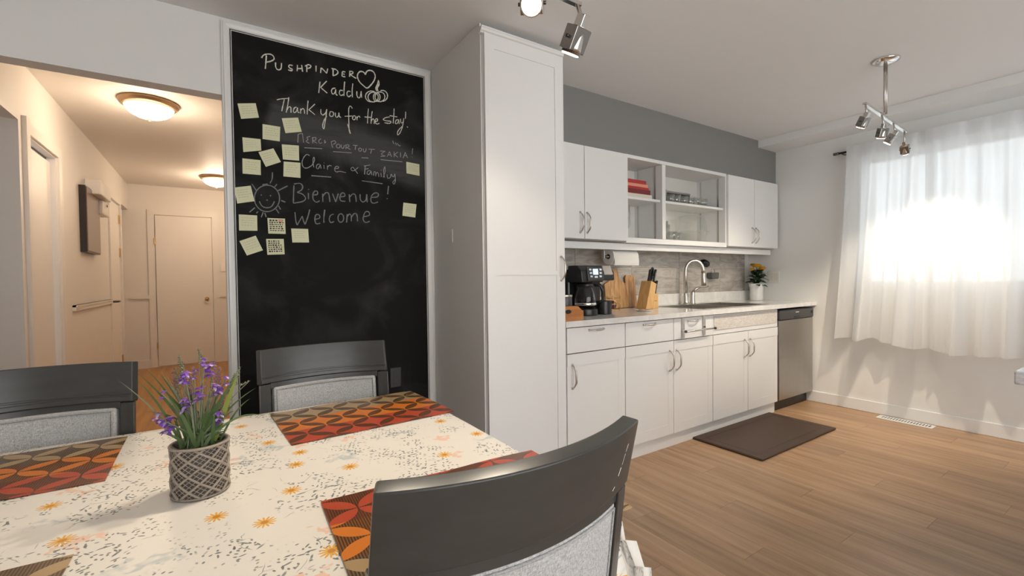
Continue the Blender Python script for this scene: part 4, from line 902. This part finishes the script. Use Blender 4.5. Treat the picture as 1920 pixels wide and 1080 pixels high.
for (px, py, r, n) in ((391, 692, .011, 5), (383, 680, .008, 3), (346, 707, .010, 6), (373, 738, .012, 4), (345, 757, .011, 4), (407, 728, .010, 5), (425, 711, .008, 2), (312, 795, .012, 5), (296, 785, .009, 4), (412, 781, .010, 4), (403, 801, .007, 2), (305, 739, .006, 2), (364, 700, .007, 3)): blossom(px, py, r*1.12, n, depth=-.03+.01*(n % 3))
def spike(px, py, bx, by, L, mat, r=.0042):
    tip = pl(px, py, rnd.uniform(-.02, .03)); mid = pl(bx, by, 0); d = (mid-tip).normalized(); b = B()
    n = int(L/.0042)
    for i in range(n):
        p = tip + d*(L*i/n)
        for j in range(4):
            a = j*math.pi/2 + i*.7; leafmesh(b, p, Vector((math.cos(a), math.sin(a), .7)), .0045+.003*min(1, i/5), .0016, 0, 2)
    b.build('flower_spike', mat, t); B().tube(bez(top+Vector((0, 0, 0)), (top+mid)/2+Vector((0, 0, .02)), tip, 8), .0008, 5).build('stalk', MAT['leaf2'], t)
for a in ((372, 655, 382, 690, .040, 'leaf2'), (336, 668, 340, 715, .052, 'leaf2'), (402, 678, 406, 720, .045, 'mauve'), (449, 690, 440, 730, .040, 'leaf2'), (466, 716, 445, 728, .022, 'leaf2'), (324, 698, 330, 740, .045, 'mauve'), (362, 690, 364, 730, .035, 'mauve'), (412, 690, 412, 740, .05, 'mauve'), (329, 690, 334, 730, .05, 'leaf2'), (342, 680, 345, 720, .05, 'leaf2'), (440, 702, 430, 740, .05, 'leaf2'), (378, 668, 384, 700, .03, 'leaf2'), (398, 700, 400, 750, .045, 'mauve'), (355, 705, 357, 750, .045, 'mauve'), (333, 735, 338, 775, .04, 'leaf2'), (420, 745, 415, 790, .045, 'mauve')): spike(*a[:5], MAT[a[5]])
# ================================================================== LIGHT FIXTURES
def aim_frame(d):
    d = Vector(d).normalized(); s = d.cross(Vector((0, 0, 1))); s = s.normalized() if s.length > .02 else Vector((1, 0, 0)); return d, s, s.cross(d)
def spot_head(t, top, p, aim, e, sc=1.0, spread=75):
    """square chrome gimbal spot: stem from bar, bracket, body, lens"""
    p = Vector(p); d, s, u = aim_frame(aim); top = Vector(top)
    h = B().obox(p-d*.010*sc, s*.031*sc, u*.024*sc, d*.033*sc).build('spot_head', MAT['headmetal'], t, bevel=.003)
    B().tube([p-d*.046*sc, p-d*.044*sc, p+d*.012*sc, p+d*.030*sc], [.012*sc, .022*sc, .0285*sc, .030*sc], 20).build('lamp_cup', MAT['nickel'], h, smooth='auto')
    B().obox(p-d*.055*sc, s*.013*sc, u*.016*sc, d*.022*sc).build('neck_block', MAT['chrome'], h, bevel=.002)
    for k in (-1, 1): B().tube([p+s*(k*.030*sc)-d*.01*sc, p+s*(k*.038*sc)-d*.01*sc], .005*sc, 10).build('side_screw', MAT['darkmetal'], h, smooth=True)
    B().tube([p+d*.0305*sc, p+d*.0325*sc], [.0265*sc, .0255*sc], 20).build('lens', MAT['lens'], h)
    B().tube([top, p-d*.062*sc], .0065*sc, 10).build('swivel_stem', MAT['nickel'], t, smooth=True)
    l = bpy.data.lights.new('spot_bulb', 'SPOT'); l.energy = e; l.color = (1, .86, .68); l.spot_size = R(spread); l.spot_blend = .6; l.shadow_soft_size = .022
    o = bpy.data.objects.new('spot_bulb', l); COL.objects.link(o); o.parent = t; o.location = p+d*.04*sc - wloc(t); o.rotation_euler = d.to_track_quat('-Z', 'Y').to_euler()
def fixture(label, can, bar0, bar1, heads, sc=1.0):
    can = Vector(can); b0, b1 = Vector(bar0), Vector(bar1); t = thing('track_light', label, 'ceiling light', can, 0, 'chrome bar spotlights')
    B().lathe([(0, 0), (.066, 0), (.070, -.004), (.066, -.012), (.045, -.022), (.02, -.026), (0, -.027)], (0, 0, 0), 36).build('canopy', MAT['chrome'], t, world=False, smooth=True)
    ax = (b1-b0).normalized(); mid = b0 + ax*((can-b0).dot(ax))
    for k in (-1, 1): B().tube([Vector((can.x, can.y, ZC-.02))+ax*.017*k, Vector((can.x, can.y, b0.z+.006))+ax*.017*k], .0065, 10).build('stem', MAT['nickel'], t, smooth=True)
    sd = ax.cross(Vector((0, 0, 1)))
    B().obox((b0+b1)/2, ax*((b1-b0).length/2), sd*.010, Vector((0, 0, .007))).build('bar', MAT['chrome'], t, bevel=.002)
    for (s, drop, aim, e, sp, off) in heads:
        q = b0 + ax*s; top = q+sd*off*.3; spot_head(t, top, q + Vector((0, 0, -drop)) + Vector(aim).normalized()*.03 + sd*off, aim, e, sc, sp)
    return t
bz = 2.118; e0, e1 = on_z(1621, 194, bz), on_z(1698, 247, bz)
fixture('chrome four spot ceiling light hanging near the curtained window', (3.362, 1.052, ZC), e0, e1,
        [(.02, .085, (.3, .8, -1.0), S_E, 85, 0), (.18, .10, (.5, .3, -1), S_E, 85, 0), (.36, .085, (-.2, .75, -1), S_E, 85, 0), (.50, .105, (.9, -.1, -.75), S_E, 95, 0)] if 0 else
        [(.015, .075, (.15, .55, -1.0), S_E*.7, 100, 0), ((e1-e0).length*.36, .085, (.2, .3, -1), S_E*.35, 95, .01), ((e1-e0).length*.66, .075, (-.10, .70, -1), S_E*.8, 100, 0), ((e1-e0).length*.97, .10, (.58, .06, -1.0), S_E*1.5, 84, 0)], .78)
nz = 2.135; n1 = on_z(1084, 8, nz)
fixture('chrome spot ceiling light above the dining table at the top edge', (n1.x-.33, n1.y, ZC), (n1.x-.66, n1.y, nz), (n1.x+.01, n1.y, nz),
        [(.655, .105, (-.08, .60, -1), T_E*.35, 100, 0), (.46, .060, (-.70, -.85, -.75), T_E*1.3, 125, .0), (.02, .085, (-.5, -.3, -1), T_E, 110, 0)], 1.2)
# ================================================================== CURTAINS
MAT['tape'] = MAT['sheer']; CXX = XW-.085; CTOP = 2.235
t = thing('curtain_rod', 'thin dark curtain rod above the window', 'curtain rod', (CXX, .6, CTOP-.015))
B().tube([(CXX+.028, 1.76, CTOP-.012), (CXX+.028, -.85, CTOP-.012)], .009, 10).build('rod', MAT['darkmetal'], t, smooth=True)
B().tube([(CXX+.028, 1.76, CTOP-.012), (CXX+.028, 1.80, CTOP-.012)], [.012, .012], 12).build('finial', MAT['darkmetal'], t, smooth=True)
for y in (1.73, .5, -.8): B().box(CXX+.022, XW, y-.006, y+.006, CTOP-.028, CTOP-.02).build('bracket', MAT['darkmetal'], t)
def curtain(label, y0, y1, zb0, zb1, seed, flare0=0, flare1=0, pinch=(), xoff=0):
    r = random.Random(seed); ph = [r.uniform(0, 6.28) for _ in range(6)]
    NU, NV = 150, 30
    def fn(u, v):
        y = y0 + (y1-y0)*u; z = CTOP+.018; zb = zb0 + (zb1-zb0)*u
        w = v                                   # 0 top, 1 bottom
        y_ = y0-y1; f = .026*math.sin(u*y_*46+ph[0]+.8*math.sin(w*2+ph[1])) + .018*math.sin(u*y_*27+ph[2]+w*.9) + .009*math.sin(u*y_*97+ph[3])
        g = (-.035 - .055*(1+math.sin((y0+(y1-y0)*u)*27+ph[4]+.7*math.sin(u*9)))*.5*1.6 - .02*math.sin((y0+(y1-y0)*u)*55+ph[3]))*w**1.6
        y += (flare0*(1-u) + flare1*u)*w**1.5 + .010*math.sin(u*40+ph[5])*w
        for (pu, ps, pa) in pinch:
            k = math.exp(-((u-pu)/ps)**2); y += pa*(u-pu)*(1-w)**2*k*-1; f += -.028*k*(.4+.6*w)
        dist = math.exp(-(((w-.010)/.016)**2))
        xx = CXX - .010 + (f*(.35+.65*min(1, w*3)) + g) - .016*(1-dist)*0
        zz = z - (z-zb)*w + (.010*math.sin(u*23+ph[1])+.012*math.sin(u*9+ph[0]))*w*w
        if w < .02: xx = CXX - .012 + f*.2
        elif w < .05: xx = CXX - .012 + f*.25
        xx = min(xx, XW-.022)+xoff
        return (xx, y, zz)
    o = B().grid(fn, NU, NV).build('sheer_curtain', MAT['sheer'], smooth=True); tag(o, label, 'curtain', 'sheer white curtains')
    B().grid(lambda u, v: (lambda p: (p[0]-.004, p[1], p[2]))(fn(u, v*.058)), NU, 3).build('header_tape', MAT['tape'], o, smooth=True); return o
curtain('sheer white curtain panel on the left of the window', 1.685, 1.10, .640, .605, 5, .065, 0)
curtain('wide sheer white curtain panel on the right of the window', 1.165, -.80, .604, .585, 9, 0, 0, xoff=-.032, pinch=((.06, .03, 1.0),))
# ================================================================== PENINSULA at the right picture edge
t = thing('peninsula_counter', 'white marble counter corner poking in at the right picture edge', 'counter', (2.4, -.1, 0))
B().box(1.775, 3.1, -.62, .276, .872, .908).build('slab', MAT['marble'], t, bevel=.004)
B().box(2.05, 3.06, -.50, .16, .0, .870).build('base', MAT['cab'], t)
# ================================================================== CHALKBOARD
YS = YB-.014                      # writing surface
t = thing('chalkboard', 'tall black chalkboard in a white moulding covered with chalk greetings', 'chalkboard', (.60, YB, .06))
BX0, BX1, BZ0, BZ1 = .104, 1.078, .10, 2.378
B().box(BX0-.01, BX1+.01, YS, YB-.0005, BZ0-.01, BZ1+.01).build('board_panel', MAT['board'], t)
def mould(p, q, w, name='frame_moulding'):
    """moulding strip between inner corners p,q on the board plane, width w (outward vector)"""
    p = Vector(p); q = Vector(q); w = Vector(w); o = Vector((0, -1, 0)); prof = [(0, 0), (0, .010), (.12, .016), (.2, .010), (.3, .018), (.62, .024), (.80, .024), (.88, .016), (1, .014), (1, 0)]
    base = Vector((0, YB-.0005, 0)); n = len(prof); vs = []
    ax = (q-p).normalized()
    for (c, sg) in ((p, -1), (q, 1)):
        for (a, h) in prof:
            v = c + w*a + ax*sg*w.length*a*MIT; vs.append((v.x, YB-.0005-h, v.z))
    B().add(vs, [tuple(range(n)), tuple(range(2*n-1, n-1, -1))] + [(i, n+i, n+(i+1) % n, (i+1) % n) for i in range(n)]).build(name, MAT['trim'], t)
MIT = 1
mould((BX0, 0, BZ0), (BX0, 0, BZ1), (-.046, 0, 0)); mould((BX1, 0, BZ0), (BX1, 0, BZ1), (.046, 0, 0)); mould((BX0, 0, BZ1), (BX1, 0, BZ1), (0, 0, .046)); mould((BX0, 0, BZ0), (BX1, 0, BZ0), (0, 0, -.046))
tag(B().tube([(1.130, YB-.008, .0), (1.130, YB-.008, 2.33)], .0075, 8).build('corner_bead', MAT['trim'], smooth=True), 'thin white corner bead between chalkboard frame and pantry', 'trim', kind=None)
# ---- chalk strokes: traced on the board surface
CS = 4.155
def c3(x, y): return on_y(420+x/CS, 40+y/CS, YS-.0008)
def c4(x, y): return on_y(420+x/CS, 280+y/CS, YS-.0008)
def ell(cx, cy, rx, ry, a0=0, a1=360, n=22): return [(cx+rx*math.cos(R(a0+(a1-a0)*i/n)), cy+ry*math.sin(R(a0+(a1-a0)*i/n))) for i in range(n+1)]
def smooth_path(P, n=4):
    if len(P) < 3: return P
    out = []
    for i in range(len(P)-1):
        p0, p1, p2, p3 = P[max(i-1, 0)], P[i], P[i+1], P[min(i+2, len(P)-1)]
        for k in range(n):
            s = k/n; out.append(tuple(.5*((2*p1[j]) + (-p0[j]+p2[j])*s + (2*p0[j]-5*p1[j]+4*p2[j]-p3[j])*s*s + (-p0[j]+3*p1[j]-3*p2[j]+p3[j])*s**3) for j in (0, 1)))
    return out + [P[-1]]
srnd = random.Random(5)
def one_stroke(name, fn, paths, w, mat, sm=True):
    b = B()
    for li, P in enumerate(paths):
        if len(P) == 1: P = [P[0], (P[0][0]+3, P[0][1]+4)]
        pts = [fn(*p) for p in (smooth_path(P) if sm else P)]; vs = []
        for i, p in enumerate(pts):
            d = pts[min(i+1, len(pts)-1)] - pts[max(i-1, 0)]
            if d.length < 1e-6: d = Vector((1, 0, 0))
            nrm = Vector((-d.z, 0, d.x)).normalized()*(w*.44*srnd.uniform(.72, 1.15)); off = Vector((0, -.00008*li, 0)); vs += [p-nrm+off, p+nrm+off]
        b.add(vs, [(2*i, 2*i+1, 2*i+3, 2*i+2) for i in range(len(pts)-1)])
    return b.build(name, mat, t)
def strokes(name, fn, paths, w, mat, gap=17):       # strokes that lie close together form one word
    boxes = [[min(p[0] for p in P)-gap, max(p[0] for p in P)+gap, min(p[1] for p in P)-gap, max(p[1] for p in P)+gap] for P in paths]; grp = list(range(len(paths)))
    def find(i):
        while grp[i] != i: i = grp[i]
        return i
    for i in range(len(paths)):
        for j in range(i):
            A_, B_ = boxes[i], boxes[j]
            if A_[0] < B_[1] and B_[0] < A_[1] and A_[2] < B_[3] and B_[2] < A_[3]: grp[find(i)] = find(j)
    G = {}
    for i in range(len(paths)): G.setdefault(find(i), []).append(paths[i])
    for k in G: one_stroke(name, fn, G[k], w, mat)
L1 = [[(330, 265), (328, 300), (322, 370)], [(292, 285), (310, 262), (345, 255), (375, 262), (390, 285), (385, 300), (360, 312), (330, 318)],
 [(402, 320), (402, 350), (412, 372), (430, 378), (445, 365), (448, 325)], [(535, 345), (515, 340), (503, 350), (515, 365), (530, 372), (527, 385), (500, 378)],
 [(572, 340), (570, 388)], [(570, 368), (605, 368)], [(605, 340), (612, 392)], [(645, 345), (645, 395)], [(630, 350), (655, 338), (675, 345), (672, 360), (650, 368)], [(717, 345), (717, 392)],
 [(752, 402), (757, 362)], [(757, 362), (775, 378), (800, 405)], [(800, 405), (808, 368)], [(850, 375), (850, 425)], [(838, 368), (870, 375), (888, 395), (875, 415), (848, 425)],
 [(945, 395), (925, 392), (920, 410), (922, 428), (945, 432)], [(922, 410), (940, 412)], [(980, 390), (978, 432)], [(975, 390), (1000, 392), (1003, 405), (985, 415), (1005, 430), (1030, 445)]]
strokes('chalk_name', c3, L1, .0068, MAT['chalk'])
heart = [[(1100, 415), (1090, 398), (1065, 390), (1045, 405), (1040, 435), (1055, 470), (1085, 500), (1115, 520), (1145, 495), (1170, 460), (1178, 425), (1165, 395), (1140, 382), (1115, 388), (1100, 415)]]
strokes('chalk_heart', c3, heart, .0080, MAT['chalk'])
pump = [ell(1190, 590, 26, 34), ell(1162, 590, 40, 38), ell(1148, 585, 46, 42, 90, 330), ell(1215, 588, 38, 38), ell(1234, 580, 40, 42, -110, 100), [(1190, 545), (1182, 520), (1195, 490), (1203, 460), (1207, 495), (1195, 520), (1200, 545)], [(1186, 530), (1196, 505)], [(1192, 540), (1202, 490)]]
strokes('chalk_pumpkin', c3, pump, .0065, MAT['chalk'])
L2 = [[(748, 470), (742, 520), (738, 558)], [(800, 465), (752, 515)], [(752, 515), (770, 530), (805, 560)], [(868, 520), (845, 525), (837, 545), (845, 565), (860, 562), (870, 535)], [(870, 530), (872, 568), (885, 575)],
 [(925, 540), (905, 538), (898, 560), (910, 578), (930, 570)], [(940, 470), (935, 530), (935, 582)], [(985, 548), (965, 545), (957, 568), (970, 588), (990, 575)], [(1003, 485), (998, 540), (1000, 592)], [(1035, 545), (1035, 575), (1045, 595), (1060, 590), (1068, 550)], [(1068, 545), (1072, 595)]]
strokes('chalk_name', c3, L2, .0060, MAT['chalk'])
L3 = [[(412, 612), (440, 605), (500, 600)], [(470, 608), (458, 660), (450, 700)], [(505, 592), (497, 650), (485, 710)], [(490, 690), (505, 668), (520, 672), (522, 712)], [(565, 668), (548, 675), (540, 700), (550, 712), (568, 695), (572, 672)], [(572, 672), (575, 705), (588, 712)], [(597, 680), (597, 718)], [(597, 695), (612, 680), (625, 690), (628, 720)], [(655, 618), (650, 670), (648, 725)], [(708, 645), (660, 690)], [(660, 690), (675, 700), (708, 728)],
 [(755, 685), (755, 715), (770, 730), (790, 715), (800, 690)], [(800, 685), (795, 740), (785, 800), (778, 838), (768, 815), (780, 770), (800, 740)], [(830, 700), (822, 725), (832, 742), (850, 735), (852, 710), (835, 702)], [(868, 712), (868, 738), (880, 748), (892, 735), (895, 712)], [(895, 712), (900, 742), (912, 748)],
 [(1000, 680), (985, 660), (972, 680), (972, 760), (975, 850), (985, 875), (975, 840), (962, 800)], [(940, 740), (1000, 738)], [(1010, 735), (1000, 755), (1012, 768), (1025, 755), (1020, 738), (1010, 735)], [(1035, 740), (1037, 770)], [(1037, 752), (1050, 738), (1060, 750)],
 [(1125, 680), (1120, 740), (1118, 795)], [(1095, 745), (1145, 748)], [(1155, 700), (1148, 750), (1145, 798)], [(1148, 775), (1160, 760), (1170, 770), (1170, 800)], [(1178, 782), (1195, 775), (1195, 760), (1182, 762), (1178, 785), (1190, 800), (1210, 795)],
 [(1290, 745), (1260, 750), (1240, 765), (1265, 775), (1300, 780), (1290, 795), (1250, 790)], [(1325, 680), (1322, 740), (1318, 795)], [(1290, 735), (1350, 745)], [(1355, 765), (1340, 772), (1335, 795), (1350, 795), (1360, 770)], [(1360, 765), (1365, 800)], [(1375, 760), (1378, 790), (1395, 785), (1400, 755)], [(1400, 755), (1390, 820), (1370, 870), (1352, 885), (1355, 855), (1385, 820)], [(1415, 705), (1413, 760)], [(1425, 820), (1432, 828)]]
strokes('chalk_thanks', c3, L3, .0055, MAT['chalk'])
L4 = [[(575, 945), (578, 880)], [(578, 880), (610, 872)], [(610, 872), (615, 905), (620, 945)], [(672, 895), (645, 905), (655, 920), (640, 935), (665, 950)], [(690, 910), (692, 950)], [(685, 908), (715, 905), (712, 925), (695, 930), (725, 950)], [(755, 915), (738, 930), (745, 950), (765, 945)], [(785, 925), (783, 950)], [(783, 950), (795, 938)],
 [(835, 935), (840, 965), (848, 985)], [(832, 940), (860, 930), (870, 945), (850, 960)], ell(890, 972, 15, 15), [(915, 960), (915, 985), (930, 988), (938, 965)], [(950, 965), (950, 995)], [(945, 965), (970, 962), (972, 978), (955, 982), (985, 998)], [(1005, 965), (1040, 968)], [(1025, 968), (1022, 1000)], ell(1060, 1000, 12, 12), [(1085, 990), (1088, 1015), (1102, 1015), (1108, 990)], [(1125, 995), (1175, 998)], [(1150, 997), (1142, 1030)],
 [(625, 985), (765, 992)], [(850, 1015), (995, 1025)], [(1215, 1010), (1255, 1012)], [(1255, 1012), (1225, 1035), (1255, 1050), (1220, 1052)], [(1270, 1055), (1290, 1015)], [(1290, 1015), (1305, 1055)], [(1275, 1040), (1300, 1040)], [(1325, 1015), (1325, 1058)], [(1355, 1018), (1328, 1038)], [(1328, 1038), (1355, 1060)], [(1375, 1020), (1375, 1060)], [(1395, 1065), (1412, 1020)], [(1412, 1020), (1430, 1065)], [(1400, 1045), (1425, 1047)], [(1470, 990), (1465, 1035)], [(1465, 1055), (1467, 1060)],
 [(1315, 930), (1318, 945), (1325, 955)], [(1335, 945), (1345, 965)], [(1350, 950), (1365, 970), (1375, 965)]]
strokes('chalk_merci', c3, L4, .0045, MAT['chalk2'])
L5 = [[(668, 50), (645, 40), (620, 65), (608, 105), (620, 140), (650, 145), (685, 125)], [(685, 125), (705, 85), (700, 60), (692, 90), (700, 140)], [(745, 115), (725, 120), (720, 145), (735, 150), (750, 120)], [(750, 118), (757, 150)], [(778, 122), (780, 152)], [(778, 104)], [(805, 125), (806, 158)], [(806, 140), (820, 126), (838, 130)], [(862, 152), (892, 146), (886, 132), (868, 138), (862, 160), (875, 176), (905, 172), (950, 182)],
 [(1045, 140), (1015, 165), (995, 165), (990, 148), (1005, 140), (1020, 160), (1042, 190)], [(1100, 130), (1095, 195)], [(1090, 130), (1140, 122)], [(1098, 155), (1125, 150)], [(1140, 165), (1120, 170), (1115, 190), (1130, 195), (1145, 170)], [(1145, 168), (1152, 200)], [(1165, 205), (1168, 175), (1180, 180), (1182, 210)], [(1182, 200), (1190, 180), (1202, 188), (1206, 215)], [(1222, 185), (1225, 215)], [(1222, 160)], [(1240, 218), (1255, 170), (1252, 135), (1243, 170), (1250, 220)], [(1270, 195), (1275, 225), (1295, 218), (1302, 192)], [(1330, 190), (1335, 240), (1325, 272), (1315, 255), (1335, 235)], [(1302, 192), (1318, 215), (1330, 195)],
 [(680, 205), (835, 217)], [(1075, 245), (1235, 268)], [(1220, 80), (1390, 97)], [(1070, 65), (1125, 68)]]
strokes('chalk_family', c4, L5, .0045, MAT['chalk2'])
L6 = [[(545, 280), (542, 350), (540, 418)], [(545, 270), (590, 265), (612, 285), (605, 315), (570, 335)], [(570, 335), (612, 350), (635, 380), (615, 405), (540, 420)], [(657, 340), (658, 388)], [(657, 310)], [(690, 355), (725, 352), (728, 330), (708, 325), (693, 350), (695, 390), (720, 412), (745, 400)], [(768, 345), (770, 410)], [(768, 370), (790, 340), (815, 345), (825, 410)], [(845, 345), (870, 410)], [(870, 410), (890, 345)],
 [(905, 370), (940, 365), (938, 345), (918, 340), (903, 370), (910, 400), (945, 405)], [(975, 350), (980, 410)], [(978, 375), (1000, 350), (1022, 355), (1030, 410)], [(1060, 350), (1062, 390), (1080, 410), (1105, 395), (1110, 350)], [(1112, 350), (1115, 412)], [(1145, 375), (1195, 370), (1200, 345), (1175, 340), (1148, 365), (1145, 405), (1165, 420), (1200, 410)], [(1282, 285), (1275, 350)], [(1270, 380), (1272, 388)]]
strokes('chalk_bienvenue', c4, L6, .0065, MAT['chalk3'])
L7 = [[(553, 490), (560, 560), (570, 590)], [(570, 590), (610, 520)], [(610, 520), (620, 560), (632, 585)], [(632, 585), (655, 520), (668, 468)], [(710, 545), (745, 535), (740, 510), (715, 512), (708, 550), (720, 580), (750, 575)], [(785, 470), (778, 530), (778, 572)], [(855, 505), (830, 515), (820, 545), (832, 570), (858, 562)], ell(910, 535, 22, 33), [(960, 505), (955, 570)], [(958, 530), (975, 505), (990, 515), (992, 560)], [(992, 530), (1015, 500), (1035, 510), (1040, 560)], [(1085, 525), (1130, 515), (1130, 490), (1105, 485), (1088, 515), (1085, 550), (1105, 570), (1135, 560)]]
strokes('chalk_welcome', c4, L7, .0065, MAT['chalk3'])
SUN = [ell(335, 382, 98, 103, 0, 365, 30), [(275, 405), (295, 440), (330, 455), (370, 445), (393, 405)], [(290, 352), (292, 360)], [(362, 356), (362, 366)], [(332, 392), (340, 400)], [(358, 265), (375, 230), (377, 180)], [(415, 325), (495, 285)], [(395, 292), (412, 272)], [(445, 398), (478, 412)], [(425, 440), (440, 468)], [(405, 465), (428, 498)], [(305, 490), (290, 530)], [(240, 455), (198, 490)], [(255, 328), (218, 270)], [(318, 495), (328, 528)], [(265, 485), (252, 498)], [(300, 275), (340, 270)]]
strokes('chalk_sun', c4, SUN, .0060, MAT['chalk3'])
# ---- sticky notes
NOTES = [((105, -357), (247, -359), (272, -245), (133, -235), 'sticky note at the top left corner of the note cluster'),
 ((300, -197), (438, -175), (434, -60), (300, -79), 'sticky note second in height, left of the note beside Merci'),
 ((450, -242), (577, -247), (605, -135), (478, -124), 'tilted sticky note right below the word Thank'),
 ((143, -94), (285, -79), (290, 11), (150, 23), 'sticky note below the top left note, above its twin'),
 ((268, 22), (385, -8), (443, 100), (325, 138), 'strongly tilted sticky note in the middle of the upper cluster'),
 ((450, -39), (583, -29), (585, 90), (458, 80), 'sticky note touching another just left of the name Claire'),
 ((143, 70), (285, 85), (287, 202), (145, 190), 'sticky note left of the tilted one, above the chalk sun'),
 ((465, 95), (595, 105), (595, 224), (462, 212), 'sticky note directly above the word Bienvenue'),
 ((78, 298), (208, 283), (238, 405), (103, 423), 'sticky note stuck to the left edge beside the chalk sun'),
 ((115, 507), (258, 515), (260, 635), (117, 633), 'sticky note under the chalk sun at the left frame'),
 ((338, 535), (475, 540), (480, 660), (345, 657), 'sticky note with bold black writing left of Welcome'),
 ((120, 715), (247, 672), (303, 787), (178, 828), 'tilted sticky note at the lower left end of the cluster'),
 ((328, 698), (465, 698), (472, 818), (337, 822), 'lowest sticky note with small dark handwriting'),
 ((523, 617), (655, 620), (662, 726), (532, 726), 'sticky note alone below the word Welcome'),
 ((1420, 97), (1522, 117), (1522, 208), (1420, 188), 'upper of two sticky notes at the right board edge'),
 ((1398, 415), (1500, 428), (1488, 532), (1388, 518), 'lower of two sticky notes at the right board edge')]
nr = random.Random(2)
for ni, (a, b_, c_, d_, lab) in enumerate(NOTES):
    P = [c4(*q) for q in (a, b_, c_, d_)]; cen = (P[0]+P[1]+P[2]+P[3])/4; base = Vector((cen.x, YS-.0012, min(p.z for p in P)))
    nt = thing('sticky_note', 'yellow '+lab, 'note', base, 0, 'yellow sticky notes on the chalkboard')
    def q2(u, v): p = (P[0]*(1-u)+P[1]*u)*(1-v) + (P[3]*(1-u)+P[2]*u)*v; return p
    def fn(u, v): p = q2(u, v); return (p.x, YS-.0012-.0045*max(0, v-.25)**2*1.6, p.z)
    B().grid(fn, 3, 6).build('paper', MAT['note'], nt, solid=.0004)
    bold = ni in (10, 12); b = B()
    for li in range(6 if bold else 4):
        v = .14+.13*li if bold else .2+.15*li
        x = .10 if bold else .15; xe = (.9-.25*nr.random()) if not bold else .92-.2*nr.random()
        while x < xe:
            w = nr.uniform(.05, .14); h = nr.uniform(.025, .05) if bold else .012
            pp = [q2(x, v-h), q2(min(x+w, .95), v-h), q2(min(x+w, .95), v+h), q2(x, v+h)]
            b.add([(p.x, YS-.0012-.0045*max(0, v-.25)**2*1.6-.0008-.00001*li, p.z) for p in pp], [(0, 1, 2, 3)]); x += w+nr.uniform(.03, .06)
    b.build('handwriting', MAT['ink'] if bold else MAT['pencil'], nt)
    if ni == 10:
        b = B(); pp = [q2(.60, .05), q2(.85, .05), q2(.85, .22), q2(.60, .22)]; b.add([(p.x, YS-.0022, p.z) for p in pp], [(0, 1, 2, 3)]); b.build('pink_mark', MAT['redink'], nt)
# ---- black outlet on the board
p0, p1 = on_y(731, 692, YS), on_y(752, 721, YS)
t = thing('black_outlet', 'black painted outlet at the lower right of the chalkboard', 'outlet', ((p0.x+p1.x)/2, YS, p1.z))
B().box(p0.x, p1.x, YS-.005, YS-.0002, p1.z-.01, p0.z+.005).build('plate', MAT['blackp'], t, bevel=.002)
for zz in (.25, .72): B().box(p0.x+.02, p1.x-.02, YS-.0066, YS-.005, p1.z+(p0.z-p1.z)*zz-.014, p1.z+(p0.z-p1.z)*zz+.014).build('socket', MAT['blackp'], t, bevel=.001)
